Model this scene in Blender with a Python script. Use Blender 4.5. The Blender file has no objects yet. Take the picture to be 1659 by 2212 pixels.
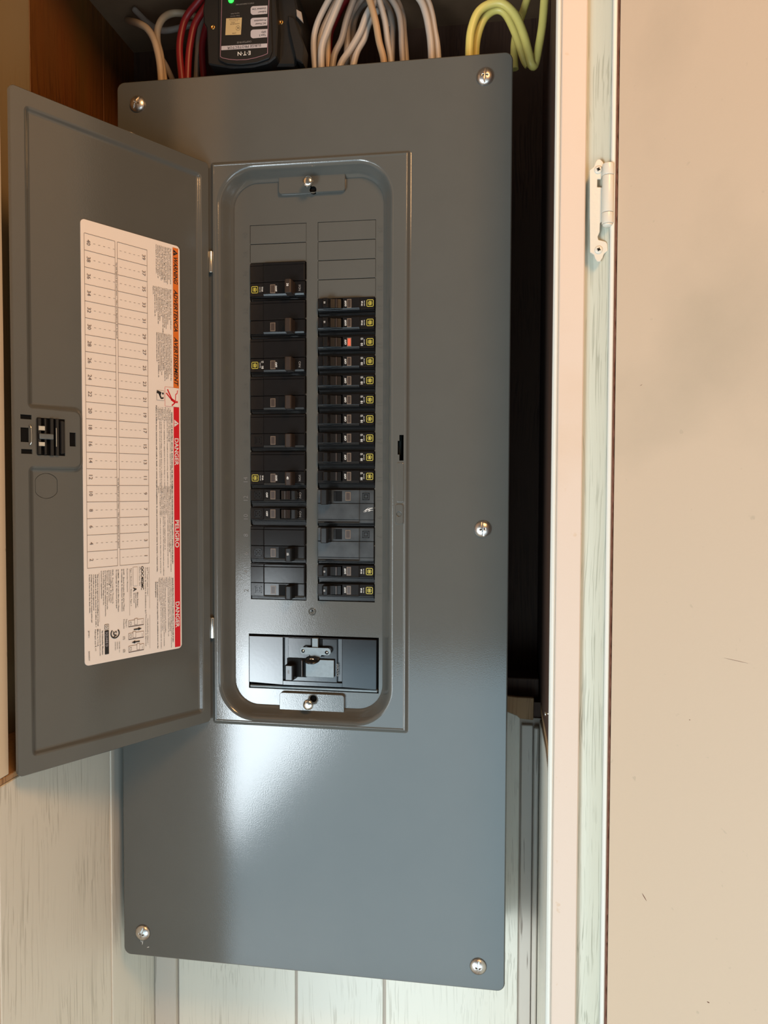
import bpy, bmesh, math, random
from mathutils import Vector, Matrix
random.seed(7)
PI = math.pi
SC = bpy.context.scene
COL = SC.collection

# ------------------------------------------------------------------ camera
IW, IH, FPX = 1659., 2212., 1661.
CR = Vector((0.9887, 0.1495, 0.0033)); CDN = Vector((0.0084, -0.0333, -0.9994)); CF = Vector((-0.1493, 0.9882, -0.0342))
CR.normalize(); CF = (CF - CR * CF.dot(CR)).normalized(); CUP = CR.cross(CF)
CPOS = Vector((0.37778, -0.72467, 1.48110))
cam = bpy.data.objects.new('camera', bpy.data.cameras.new('camera'))
COL.objects.link(cam); SC.camera = cam
cam.data.sensor_fit = 'HORIZONTAL'; cam.data.sensor_width = 36.0; cam.data.lens = 36.0 * FPX / IW
cam.data.clip_start = 0.02
m = Matrix((CR, CUP, -CF)).transposed().to_4x4(); m.translation = CPOS
cam.matrix_world = m

# ------------------------------------------------------------------ world, lights, exposure
w = bpy.data.worlds.new('room_ambient'); SC.world = w; w.use_nodes = True
bg = w.node_tree.nodes['Background']
bg.inputs[0].default_value = (0.60, 0.56, 0.50, 1); bg.inputs[1].default_value = 0.17

def area(name, loc, target, sx, sy, power, col, roll=0.0, spread=180):
    l = bpy.data.lights.new(name, 'AREA'); l.shape = 'RECTANGLE'; l.size = sx; l.size_y = sy
    l.energy = power; l.color = col; l.spread = math.radians(spread)
    o = bpy.data.objects.new(name, l); COL.objects.link(o)
    d = Vector(target) - Vector(loc)
    q = d.to_track_quat('-Z', 'Y'); o.matrix_world = Matrix.Translation(loc) @ q.to_matrix().to_4x4() @ Matrix.Rotation(roll, 4, 'Z')
    return o
# warm ceiling lamp, in front of the closet, high and to the right
area('ceiling_lamp', (0.78, -1.05, 2.35), (0.42, -0.1, 1.7), 0.35, 0.35, 12.5, (1.0, 0.53, 0.21))
# daylight window on the left, out of the mirror view
area('daylight_window', (-1.35, -1.9, 0.85), (0.42, -0.1, 1.05), 0.9, 1.1, 19, (0.76, 0.92, 1.0))
# low glass door behind the camera, mirrored in the lower half of the cover
area('glass_door', (0.15, -1.5, 0.48), (0.15, 0, 1.0), 1.5, 0.95, 14, (0.54, 0.82, 1.0))
# added cool fill, low on the right, brightens the label; out of mirror view
area('side_fill_light', (1.15, -1.7, 0.55), (0.05, -0.05, 1.2), 0.7, 0.8, 8, (0.80, 0.92, 1.0))
# sunlit opening farther away, the bright slanted patch mirrored in the enamel
area('sunlit_opening', (-0.69, -2.0, 0.46), (0.10, 0, 1.25), 0.75, 0.50, 22, (0.86, 0.95, 1.0), roll=math.radians(46))
area('patch_extension_light', (-0.50, -2.0, 0.93), (0.10, 0, 1.3), 0.26, 0.42, 3.6, (0.86, 0.95, 1.0), roll=math.radians(10))  # added lamp, carries the mirrored bright patch up onto the dead front

vs = SC.view_settings
vs.view_transform = 'Standard'; vs.look = 'None'; vs.exposure = 0.0; vs.gamma = 1.0; vs.use_curve_mapping = False

# ------------------------------------------------------------------ materials
def mat(name, col, rough=0.5, metal=0.0, spec=0.5, bump=0.0, bscale=200.0, var=0.0, vscale=8.0, emit=0, stretch=None, coat=0, alpha=1):
    M = bpy.data.materials.new(name); M.use_nodes = True
    nt = M.node_tree; b = nt.nodes['Principled BSDF']
    b.inputs['Base Color'].default_value = (*col, 1); b.inputs['Roughness'].default_value = rough
    b.inputs['Metallic'].default_value = metal; b.inputs['Specular IOR Level'].default_value = spec
    b.inputs['Coat Weight'].default_value = coat; b.inputs['Coat Roughness'].default_value = 0.15
    if emit:
        b.inputs['Emission Color'].default_value = (*col, 1); b.inputs['Emission Strength'].default_value = emit
    tc = nt.nodes.new('ShaderNodeTexCoord'); mp = nt.nodes.new('ShaderNodeMapping')
    nt.links.new(tc.outputs['Object'], mp.inputs[0])
    if stretch: mp.inputs['Scale'].default_value = stretch
    if var:
        n = nt.nodes.new('ShaderNodeTexNoise'); n.inputs['Scale'].default_value = vscale; n.inputs['Detail'].default_value = 6
        nt.links.new(mp.outputs[0], n.inputs['Vector'])
        r = nt.nodes.new('ShaderNodeMix'); r.data_type = 'RGBA'
        r.inputs[6].default_value = (*[max(0, c * (1 - var)) for c in col], 1)
        r.inputs[7].default_value = (*[min(1, c * (1 + var)) for c in col], 1)
        nt.links.new(n.outputs['Fac'], r.inputs[0]); nt.links.new(r.outputs[2], b.inputs['Base Color'])
    if bump:
        n = nt.nodes.new('ShaderNodeTexNoise'); n.inputs['Scale'].default_value = bscale; n.inputs['Detail'].default_value = 3
        nt.links.new(mp.outputs[0], n.inputs['Vector'])
        bp = nt.nodes.new('ShaderNodeBump'); bp.inputs['Strength'].default_value = bump; bp.inputs['Distance'].default_value = 0.001
        nt.links.new(n.outputs['Fac'], bp.inputs['Height']); nt.links.new(bp.outputs[0], b.inputs['Normal'])
    return M

def woodgrain(name, col, dark, rough=0.45, depth=0.5, lines=0.55, fine=110.0, seedz=0.0, wide=0.0, dirt=0.0):
    """vertical grain: short dark pores that wander, drawn in the surface's own coordinates"""
    M = bpy.data.materials.new(name); M.use_nodes = True
    nt = M.node_tree; L = nt.links.new; b = nt.nodes['Principled BSDF']; b.inputs['Roughness'].default_value = rough
    tc = nt.nodes.new('ShaderNodeTexCoord'); mp = nt.nodes.new('ShaderNodeMapping')
    mp.inputs['Location'].default_value = (seedz, seedz * .7, seedz)
    mp.inputs['Scale'].default_value = (1, 1, 0.012); L(tc.outputs['Object'], mp.inputs[0])
    # wandering of the grain
    mw = nt.nodes.new('ShaderNodeMapping'); mw.inputs['Scale'].default_value = (6, 6, 2.2); L(tc.outputs['Object'], mw.inputs[0])
    nw = nt.nodes.new('ShaderNodeTexNoise'); nw.inputs['Scale'].default_value = 1.6; nw.inputs['Detail'].default_value = 3; L(mw.outputs[0], nw.inputs['Vector'])
    ad = nt.nodes.new('ShaderNodeVectorMath'); ad.operation = 'MULTIPLY_ADD'
    L(nw.outputs['Color'], ad.inputs[0]); ad.inputs[1].default_value = (0.03, 0.03, 0.0); L(mp.outputs[0], ad.inputs[2])
    n1 = nt.nodes.new('ShaderNodeTexNoise'); n1.inputs['Scale'].default_value = fine * 5.0; n1.inputs['Detail'].default_value = 2.0; n1.inputs['Roughness'].default_value = .5
    L(ad.outputs[0], n1.inputs['Vector'])
    r1 = nt.nodes.new('ShaderNodeValToRGB'); r1.color_ramp.elements[0].position = lines; r1.color_ramp.elements[1].position = lines + 0.06
    L(n1.outputs['Fac'], r1.inputs[0])
    # second mask so the pores come in groups
    n2 = nt.nodes.new('ShaderNodeTexNoise'); n2.inputs['Scale'].default_value = 14.0; n2.inputs['Detail'].default_value = 2
    L(tc.outputs['Object'], n2.inputs['Vector'])
    r2 = nt.nodes.new('ShaderNodeMapRange'); r2.inputs[1].default_value = .35; r2.inputs[2].default_value = .65; L(n2.outputs['Fac'], r2.inputs[0])
    mu = nt.nodes.new('ShaderNodeMath'); mu.operation = 'MULTIPLY'; L(r1.outputs[0], mu.inputs[0]); L(r2.outputs[0], mu.inputs[1])
    m2 = nt.nodes.new('ShaderNodeMath'); m2.operation = 'MULTIPLY'; L(mu.outputs[0], m2.inputs[0]); m2.inputs[1].default_value = depth
    mx = nt.nodes.new('ShaderNodeMix'); mx.data_type = 'RGBA'; mx.inputs[6].default_value = (*col, 1); mx.inputs[7].default_value = (*dark, 1)
    L(m2.outputs[0], mx.inputs[0])
    last = mx
    if wide:
        n3 = nt.nodes.new('ShaderNodeTexNoise'); n3.inputs['Scale'].default_value = 22; n3.inputs['Detail'].default_value = 4; L(ad.outputs[0], n3.inputs['Vector'])
        x3 = nt.nodes.new('ShaderNodeMix'); x3.data_type = 'RGBA'; x3.blend_type = 'MULTIPLY'; x3.inputs[0].default_value = wide
        L(last.outputs[2], x3.inputs[6]); L(n3.outputs['Color'], x3.inputs[7])
        last = x3
        hs = nt.nodes.new('ShaderNodeGamma'); hs.inputs[1].default_value = 1.0
    L(last.outputs[2], b.inputs['Base Color'])
    bp = nt.nodes.new('ShaderNodeBump'); bp.inputs['Strength'].default_value = .25; bp.inputs['Distance'].default_value = 0.0006; bp.invert = True
    L(m2.outputs[0], bp.inputs['Height']); L(bp.outputs[0], b.inputs['Normal'])
    return M

def stained_paint(name, col, stain, rough=0.55):
    M = bpy.data.materials.new(name); M.use_nodes = True
    nt = M.node_tree; L = nt.links.new; b = nt.nodes['Principled BSDF']; b.inputs['Roughness'].default_value = rough
    tc = nt.nodes.new('ShaderNodeTexCoord')
    n = nt.nodes.new('ShaderNodeTexNoise'); n.inputs['Scale'].default_value = 5.5; n.inputs['Detail'].default_value = 10; L(tc.outputs['Object'], n.inputs['Vector'])
    r = nt.nodes.new('ShaderNodeMapRange'); r.inputs[1].default_value = .55; r.inputs[2].default_value = .8; r.inputs[4].default_value = .7; L(n.outputs['Fac'], r.inputs[0])
    n2 = nt.nodes.new('ShaderNodeTexNoise'); n2.inputs['Scale'].default_value = 120; n2.inputs['Detail'].default_value = 2; L(tc.outputs['Object'], n2.inputs['Vector'])
    r2 = nt.nodes.new('ShaderNodeMapRange'); r2.inputs[1].default_value = .70; r2.inputs[2].default_value = .76; r2.inputs[4].default_value = .5; L(n2.outputs['Fac'], r2.inputs[0])
    a = nt.nodes.new('ShaderNodeMath'); a.operation = 'MAXIMUM'; L(r.outputs[0], a.inputs[0]); L(r2.outputs[0], a.inputs[1])
    mx = nt.nodes.new('ShaderNodeMix'); mx.data_type = 'RGBA'; mx.inputs[6].default_value = (*col, 1); mx.inputs[7].default_value = (*stain, 1)
    L(a.outputs[0], mx.inputs[0]); L(mx.outputs[2], b.inputs['Base Color'])
    n3 = nt.nodes.new('ShaderNodeTexNoise'); n3.inputs['Scale'].default_value = 500; L(tc.outputs['Object'], n3.inputs['Vector'])
    bp = nt.nodes.new('ShaderNodeBump'); bp.inputs['Strength'].default_value = .12; bp.inputs['Distance'].default_value = 0.0005
    L(n3.outputs['Fac'], bp.inputs['Height']); L(bp.outputs[0], b.inputs['Normal'])
    return M

PAINT = mat('grey_enamel', (0.094, 0.095, 0.086), rough=0.12, spec=0.6, bump=0.04, bscale=900, var=0.05, vscale=30)
BOXM = mat('grey_box', (0.12, 0.12, 0.11), rough=0.5)
STEEL = mat('zinc_screw', (0.62, 0.58, 0.54), rough=0.34, metal=1.0, bump=.1, bscale=400)
SILVER = mat('bright_pin', (0.80, 0.79, 0.74), rough=0.2, metal=1.0)
ZINC = mat('dull_zinc', (0.15, 0.17, 0.175), rough=0.42, metal=0.35, var=.25, vscale=300)
BLACK = mat('black_plastic', (0.006, 0.0055, 0.0055), rough=0.24, spec=0.6, var=.2, vscale=60)
BLACKM = mat('matte_black', (0.004, 0.004, 0.004), rough=0.6, spec=0.12)
DUSTY = mat('dusty_black_plastic', (0.045, 0.050, 0.053), rough=0.22, spec=0.6, var=0.75, vscale=70)
SHEEN = mat('grey_black_plastic', (0.009, 0.008, 0.008), rough=0.15, spec=0.55, var=.25, vscale=120, bump=.012, bscale=300)
BROWN = mat('brown_toggle', (0.030, 0.020, 0.015), rough=0.35)
BEIGE = mat('window_clear', (0.16, 0.12, 0.09), rough=0.25)
BEIGED = mat('window_inner', (0.05, 0.035, 0.028), rough=0.3)
REDW = mat('window_red', (0.75, 0.13, 0.07), rough=0.35)
YEL = mat('yellow_ink', (0.50, 0.43, 0.06), rough=0.5)
WINK = mat('white_ink', (0.75, 0.74, 0.70), rough=0.5)
GINK = mat('grey_ink', (0.24, 0.23, 0.22), rough=0.5)
KINK = mat('black_ink', (0.02, 0.018, 0.018), rough=0.5)
LINK = mat('line_ink', (0.16, 0.11, 0.09), rough=0.5)
ORANGE = mat('orange_ink', (0.72, 0.17, 0.02), rough=0.45)
RED = mat('red_ink', (0.66, 0.010, 0.020), rough=0.45)
PAPER = mat('label_paper', (0.86, 0.78, 0.71), rough=0.5, var=.02, vscale=40)
PINK = mat('pink_line', (0.30, 0.16, 0.20), rough=0.5)
PALE = mat('pale_print', (0.45, 0.42, 0.44), rough=0.5)
GOLD = mat('gold_label', (0.50, 0.38, 0.19), rough=0.5)
DGREEN = mat('dark_green_print', (0.035, 0.06, 0.045), rough=0.5)
BRASS = mat('brass_screw', (0.55, 0.33, 0.12), rough=0.3, metal=1.0)
GREEN = mat('green_lamp', (0.02, 0.9, 0.05), rough=0.3, emit=3.0)
WIREW = mat('white_sheath', (0.43, 0.38, 0.33), rough=0.42, var=.12, vscale=40)
WIREG = mat('dim_grey_sheath', (0.30, 0.25, 0.21), rough=0.45, var=.15, vscale=40)
WIRET = mat('tan_sheath', (0.42, 0.28, 0.16), rough=0.45, var=.12, vscale=40)
WIREC = mat('cream_sheath', (0.42, 0.31, 0.20), rough=0.5, var=.2, vscale=60)
WIRER = mat('red_sheath', (0.20, 0.009, 0.012), rough=0.42, var=.2, vscale=40)
WIREY = mat('yellow_sheath', (0.74, 0.62, 0.17), rough=0.38, var=.10, vscale=40)
PANELW = woodgrain('white_woodgrain', (0.80, 0.75, 0.64), (0.42, 0.38, 0.30), depth=.50, lines=.55)
PANELW2 = woodgrain('white_woodgrain_b', (0.78, 0.74, 0.64), (0.42, 0.38, 0.30), depth=.45, lines=.55, seedz=3.1, fine=80)
BATTEN = woodgrain('worn_batten', (0.62, 0.55, 0.47), (0.20, 0.15, 0.11), depth=.8, lines=.63, fine=60, seedz=5.)
STRIPG = woodgrain('greenish_woodgrain', (0.53, 0.53, 0.43), (0.27, 0.27, 0.20), depth=.8, lines=.55, fine=130, seedz=2.)
CREAM = stained_paint('cream_paint', (0.78, 0.64, 0.46), (0.50, 0.38, 0.25))
PEACH = stained_paint('peach_paint', (0.60, 0.49, 0.40), (0.52, 0.36, 0.22))
WHITEP = mat('white_edge_paint', (0.64, 0.64, 0.58), rough=.45, bump=.1, bscale=300)
DOORP = stained_paint('door_paint', (0.54, 0.41, 0.29), (0.38, 0.30, 0.21), rough=.6)
HINGEP = mat('painted_hinge', (0.62, 0.58, 0.49), rough=.30, bump=.15, bscale=250, var=.05)
ORANGEW = woodgrain('orange_plywood', (0.22, 0.080, 0.016), (0.10, 0.032, 0.008), rough=.42, depth=.6, lines=.5, fine=70, seedz=1.0, wide=.5)
TANW = woodgrain('pale_stud', (0.30, 0.225, 0.125), (0.28, 0.20, 0.10), depth=.6, lines=.58, fine=60, seedz=4.)
RAWW = woodgrain('raw_wood', (0.46, 0.27, 0.13), (0.20, 0.09, 0.035), rough=.7, depth=.8, lines=.5, fine=70, seedz=6.)
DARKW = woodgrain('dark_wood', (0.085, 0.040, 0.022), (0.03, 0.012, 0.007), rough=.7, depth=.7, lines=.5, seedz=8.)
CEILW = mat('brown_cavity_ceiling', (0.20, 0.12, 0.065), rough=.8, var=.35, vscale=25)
REDDARK = mat('torn_brown_edge', (0.15, 0.06, 0.035), rough=.8, var=.4, vscale=300)
GROOVE = mat('groove_brown', (0.46, 0.38, 0.31), rough=.7)
FLOORM = woodgrain('floor_wood', (0.32, 0.20, 0.11), (0.15, 0.08, 0.04))

# ------------------------------------------------------------------ mesh helpers
class B:
    """collects shapes in one bmesh, with a material slot list"""
    def __init__(s): s.bm = bmesh.new(); s.mats = []
    def mi(s, m):
        if m not in s.mats: s.mats.append(m)
        return s.mats.index(m)
    def merge(s, bm2, m, smooth=False, M=None):
        i = s.mi(m); vm = {}
        for v in bm2.verts: vm[v] = s.bm.verts.new(M @ v.co if M else v.co)
        for f in bm2.faces:
            try:
                g = s.bm.faces.new([vm[v] for v in f.verts]); g.material_index = i; g.smooth = smooth or f.smooth
            except ValueError: pass
        bm2.free()
    def box(s, x0, x1, y0, y1, z0, z1, m, bev=0.0, seg=1, M=None):
        b = bmesh.new(); bmesh.ops.create_cube(b, size=1)
        for v in b.verts:
            v.co = Vector((x0 + (v.co.x + .5) * (x1 - x0), y0 + (v.co.y + .5) * (y1 - y0), z0 + (v.co.z + .5) * (z1 - z0)))
        if bev: bmesh.ops.bevel(b, geom=b.edges[:] + b.verts[:], offset=bev, segments=seg, affect='EDGES', profile=.5)
        s.merge(b, m, M=M); return s
    def prism(s, pts, a0, a1, m, axis='y', bev=0.0, M=None):
        """pts: outline; axis y -> (x,z) outline; x -> (y,z) outline; z -> (x,y) outline"""
        def mk(p, a): return Vector((p[0], a, p[1])) if axis == 'y' else (Vector((a, p[0], p[1])) if axis == 'x' else Vector((p[0], p[1], a)))
        b = bmesh.new(); v0 = [b.verts.new(mk(p, a0)) for p in pts]; v1 = [b.verts.new(mk(p, a1)) for p in pts]
        n = len(pts); b.faces.new(v0); b.faces.new(list(reversed(v1)))
        for i in range(n): b.faces.new((v0[i], v1[i], v1[(i + 1) % n], v0[(i + 1) % n]))
        bmesh.ops.recalc_face_normals(b, faces=b.faces)
        if bev: bmesh.ops.bevel(b, geom=b.edges[:] + b.verts[:], offset=bev, segments=1, affect='EDGES')
        s.merge(b, m, M=M); return s
    def cyl(s, c, axis, r, h, m, n=24, r2=None, bev=0.0):
        """cylinder from c along axis, length h"""
        b = bmesh.new(); bmesh.ops.create_cone(b, cap_ends=True, segments=n, radius1=r, radius2=r if r2 is None else r2, depth=h)
        if bev:
            bmesh.ops.bevel(b, geom=[e for e in b.edges if len(e.link_faces) == 2 and any(len(f.verts) > 4 for f in e.link_faces)], offset=bev, segments=3, affect='EDGES', profile=.5)
        ax = Vector(axis).normalized()
        for f in b.faces: f.smooth = len(f.verts) <= 4
        M = Matrix.Translation(Vector(c) + ax * h / 2) @ ax.to_track_quat('Z', 'Y').to_matrix().to_4x4()
        s.merge(b, m, M=M); return s
    def lathe(s, prof, c, axis, m, n=32):
        b = bmesh.new(); rows = []
        for r, z in prof:
            rows.append([b.verts.new((r * math.cos(2 * PI * k / n), r * math.sin(2 * PI * k / n), z)) for k in range(n)] if r > 1e-7 else [b.verts.new((0, 0, z))])
        for a, d in zip(rows, rows[1:]):
            for k in range(n):
                k2 = (k + 1) % n
                if len(a) == 1 and len(d) == 1: continue
                if len(a) == 1: f = b.faces.new((a[0], d[k2], d[k]))
                elif len(d) == 1: f = b.faces.new((a[k], a[k2], d[0]))
                else: f = b.faces.new((a[k], a[k2], d[k2], d[k]))
                f.smooth = True
        bmesh.ops.recalc_face_normals(b, faces=b.faces)
        M = Matrix.Translation(Vector(c)) @ Vector(axis).normalized().to_track_quat('Z', 'Y').to_matrix().to_4x4()
        s.merge(b, m, M=M); return s
    def tube(s, pts, r, m, n=12, sub=6, flat=1.0):
        P_ = [Vector(p) for p in pts]; Q = []
        for i in range(len(P_) - 1):
            p0 = P_[max(i - 1, 0)]; p1 = P_[i]; p2 = P_[i + 1]; p3 = P_[min(i + 2, len(P_) - 1)]
            for k in range(sub):
                t = k / sub
                Q.append(0.5 * ((2 * p1) + (p2 - p0) * t + (2 * p0 - 5 * p1 + 4 * p2 - p3) * t * t + (3 * p1 - p0 - 3 * p2 + p3) * t ** 3))
        Q.append(P_[-1])
        b = bmesh.new(); rings = []; up = None
        for i, q in enumerate(Q):
            t = (Q[min(i + 1, len(Q) - 1)] - Q[max(i - 1, 0)]).normalized()
            if up is None: up = t.orthogonal().normalized()
            up = (up - t * up.dot(t)).normalized(); sd = t.cross(up)
            rings.append([b.verts.new(q + (up * math.cos(2 * PI * k / n) + sd * math.sin(2 * PI * k / n) * flat) * r) for k in range(n)])
        for a, d in zip(rings, rings[1:]):
            for k in range(n):
                f = b.faces.new((a[k], a[(k + 1) % n], d[(k + 1) % n], d[k])); f.smooth = True
        b.faces.new(rings[0]); b.faces.new(rings[-1])
        bmesh.ops.recalc_face_normals(b, faces=b.faces)
        s.merge(b, m); return s
    def rings(s, loops, m, smooth=True):
        """bridge successive loops of equal length (closed)"""
        b = bmesh.new(); R = [[b.verts.new(p) for p in l] for l in loops]
        for a, d in zip(R, R[1:]):
            n = len(a)
            for k in range(n):
                f = b.faces.new((a[k], a[(k + 1) % n], d[(k + 1) % n], d[k])); f.smooth = smooth
        s.merge(b, m); return s
    def fill(s, loops, m):
        """flat region: first loop outside, the others holes"""
        b = bmesh.new(); es = []
        for l in loops:
            vs_ = [b.verts.new(p) for p in l]
            for k in range(len(vs_)): es.append(b.edges.new((vs_[k], vs_[(k + 1) % len(vs_)])))
        bmesh.ops.triangle_fill(b, use_beauty=True, use_dissolve=False, edges=es)
        s.merge(b, m); return s
    def quad(s, pts, m):
        i = s.mi(m); f = s.bm.faces.new([s.bm.verts.new(Vector(p)) for p in pts]); f.material_index = i; return s
    def text(s, t, O, r, u, cap, m, align='CENTER', bold=0.0, shear=0.0, width=None, ext=0.0, res=2):
        key = (t, bold, shear, ext / cap if ext else 0, res)
        if key not in TXT:
            c = bpy.data.curves.new('print', 'FONT'); c.body = t; c.size = 1; c.resolution_u = res; c.offset = bold; c.shear = shear
            c.extrude = (ext / cap * .7) if ext else 0
            o = bpy.data.objects.new('print', c); COL.objects.link(o)
            bpy.context.view_layer.update()
            me = bpy.data.meshes.new_from_object(o.evaluated_get(bpy.context.evaluated_depsgraph_get()))
            vs_ = [v.co.copy() for v in me.vertices]; fs = [tuple(p.vertices) for p in me.polygons]
            bpy.data.objects.remove(o); bpy.data.curves.remove(c); bpy.data.meshes.remove(me)
            xs = [v.x for v in vs_] or [0, 1]
            TXT[key] = (vs_, fs, min(xs), max(xs))
        vs_, fs, x0, x1 = TXT[key]
        sc = cap / 0.7; sx = sc if width is None else width / max(1e-6, x1 - x0)
        off = {'CENTER': (x0 + x1) / 2, 'LEFT': x0, 'RIGHT': x1}[align]
        O = Vector(O); r = Vector(r).normalized(); u = Vector(u).normalized(); nn = r.cross(u)
        i = s.mi(m); V = [s.bm.verts.new(O + r * (v.x - off) * sx + u * (v.y - (.35 if align != 'BASE' else 0)) * sc + nn * v.z * sc) for v in vs_]
        for f in fs:
            try: g = s.bm.faces.new([V[k] for k in f]); g.material_index = i
            except ValueError: pass
        return s
    def mesh(s, name):
        me = bpy.data.meshes.new(name); s.bm.normal_update(); s.bm.to_mesh(me); s.bm.free()
        for mm in s.mats: me.materials.append(mm)
        return me
TXT = {}

def link(name, me, parent=None, loc=None, **kw):
    o = bpy.data.objects.new(name, me); COL.objects.link(o)
    if loc is not None: o.location = loc
    if parent is not None: o.parent = parent
    for k, v in kw.items(): o[k] = v
    return o
def put(name, b, parent=None, loc=None, **kw):
    """builder -> object. Vertices are in the parent's frame plus loc (things at top level: world, origin moved to their base)"""
    me = b.mesh(name)
    if parent is None and loc is None:
        vs_ = [v.co for v in me.vertices]
        c = Vector(((min(v.x for v in vs_) + max(v.x for v in vs_)) / 2, (min(v.y for v in vs_) + max(v.y for v in vs_)) / 2, min(v.z for v in vs_)))
        me.transform(Matrix.Translation(-c)); loc = c
    return link(name, me, parent, loc, **kw)
def empty(name, loc, rz=0.0, parent=None, **kw):
    o = bpy.data.objects.new(name, None); COL.objects.link(o); o.location = loc; o.rotation_euler = (0, 0, rz)
    o.empty_display_size = .02
    if parent is not None: o.parent = parent
    for k, v in kw.items(): o[k] = v
    return o

def outline(corners, d=0.0, r=0.0, seg=5):
    """offset a polygon (counter-clockwise) inward by d and round its corners; every call gives the same point count"""
    n = len(corners); out = []; P_ = [Vector(c) for c in corners]
    for i in range(n):
        a, b, c = P_[i - 1], P_[i], P_[(i + 1) % n]
        e1 = (b - a).normalized(); e2 = (c - b).normalized()
        n1 = Vector((-e1.y, e1.x)); n2 = Vector((-e2.y, e2.x))
        cr = e1.x * e2.y - e1.y * e2.x
        q = b + (n1 + n2) * (d / (1 + n1.dot(n2)))
        rr = max(r - d, 1e-5) if cr > 0 else max(r + d, 1e-5)
        ang = math.acos(max(-1, min(1, e1.dot(e2)))); tl = rr * math.tan(ang / 2)
        s0 = q - e1 * tl; ctr = s0 + (n1 if cr > 0 else -n1) * rr
        v = s0 - ctr; sg = 1 if cr > 0 else -1
        for k in range(seg + 1):
            t = sg * ang * k / seg
            out.append(Vector((ctr.x + v.x * math.cos(t) - v.y * math.sin(t), ctr.y + v.x * math.sin(t) + v.y * math.cos(t))))
    return out
def at(loop, y, o=(0, 0)): return [Vector((p.x - o[0], y, p.y - o[1])) for p in loop]
def rect(x0, x1, z0, z1): return [(x0, z0), (x1, z0), (x1, z1), (x0, z1)]
def P(px, py, y):
    """point of the plane Y=y seen at that pixel of the photograph"""
    d = CF + CR * ((px - IW / 2) / FPX) - CUP * ((py - IH / 2) / FPX)
    return CPOS + d * ((y - CPOS.y) / d.y)
def circle(cx, cz, r, n=28, a0=0): return [Vector((cx + r * math.cos(a0 + 2 * PI * k / n), cz + r * math.sin(a0 + 2 * PI * k / n))) for k in range(n)]
RX, RZ = Vector((1, 0, 0)), Vector((0, 0, 1))

# ================================================================== SETTING
XL, XR, YB, XO, YC, ZC = -0.012, 0.421, 0.100, -0.076, 0.190, 2.0165
# floor
put('floor', B().box(-1.2, 2.2, -3.2, 0.3, -0.05, 0.0, FLOORM), kind='structure')
# back wall: backing + planks below the opening
ZT = 1.238
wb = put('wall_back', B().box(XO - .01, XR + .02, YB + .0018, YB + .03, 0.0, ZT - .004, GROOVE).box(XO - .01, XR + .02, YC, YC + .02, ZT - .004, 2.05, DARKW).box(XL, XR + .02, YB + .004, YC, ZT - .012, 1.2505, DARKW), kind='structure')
ox, oy, oz = wb.location
def wpart(name, b, root, **kw):
    me = b.mesh(name); me.transform(Matrix.Translation(-root.location)); return link(name, me, root, **kw)
for (a, c, mm, top) in ((0.0150, 0.1533, PANELW, ZT), (0.1562, 0.2537, PANELW2, ZT), (0.2570, 0.4006, PANELW, None)):
    if top: bb = B().box(a, c, YB, YB + .006, 0.0, top, mm, bev=.0007)
    else: bb = B().prism([(a, 0.0), (c, 0.0), (c, 1.2335), (c - .003, 1.2365), (c - .014, 1.2405), (a, 1.2425)], YB, YB + .006, mm, bev=.0006)
    wpart('plank', bb, wb)
wpart('batten', B().box(XL + .0005, 0.0140, YB - .007, YB + .006, 0, ZT, BATTEN, bev=.0012), wb)
wpart('batten', B().box(0.4022, 0.4142, YB - .003, YB + .006, 0, 1.2275, BATTEN, bev=.0008), wb)
wpart('batten', B().box(0.4150, XR - .0008, YB - .008, YB + .006, 0, 1.2265, BATTEN, bev=.0012), wb)
wpart('wood_block', B().prism([(0.378, 1.2350), (0.4145, 1.2320), (0.4150, 1.2560), (0.396, 1.2562), (0.378, 1.2580)], YB + .0065, YB + .0045 - .004, RAWW, bev=.0008), wb)
wpart('sill_stud', B().box(0.03, XR, YB + .020, YB + .06, 1.2505, 1.272, DARKW, bev=.0008), wb)
# left wall
wl = put('wall_left', B().box(XL - .03, XL - .0018, -0.339, YB + .006, 0.0, 1.236, GROOVE), kind='structure')
for (a, c, mm) in ((-0.34, -0.1795, PANELW2), (-0.1775, -0.0040, PANELW), (-0.0012, YB, PANELW2)):
    wpart('plank', B().box(XL - .006, XL, a, c, 0.0, 1.2415, mm, bev=.0007), wl)
wpart('ledge_board', B().box(XO - .004, XL - .0003, -0.34, YC, 1.2420, 1.2470, RAWW, bev=.0006), wl)
wpart('pale_stud', B().box(XO - .02, XO, -0.32, -0.0258, 1.247, 2.05, TANW, bev=.0006), wl)
wpart('plywood_sheet', B().box(XO - .02, XO, -0.0254, 0.1145, 1.247, 2.05, ORANGEW, bev=.0003), wl)
wpart('plywood_sheet', B().box(XO - .02, XO, 0.1149, YC, 1.247, 2.05, ORANGEW, bev=.0003), wl)
# cream board in front of the recess; its lower end is cut just above the ledge
wpart('cream_board', B().prism([(-0.34, 1.2475), (-0.1640, 1.2475), (-0.1632, 1.60), (-0.1650, 2.2), (-0.34, 2.2)], XL - .012, XL, CREAM, axis='x', bev=.0008), wl)
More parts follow.
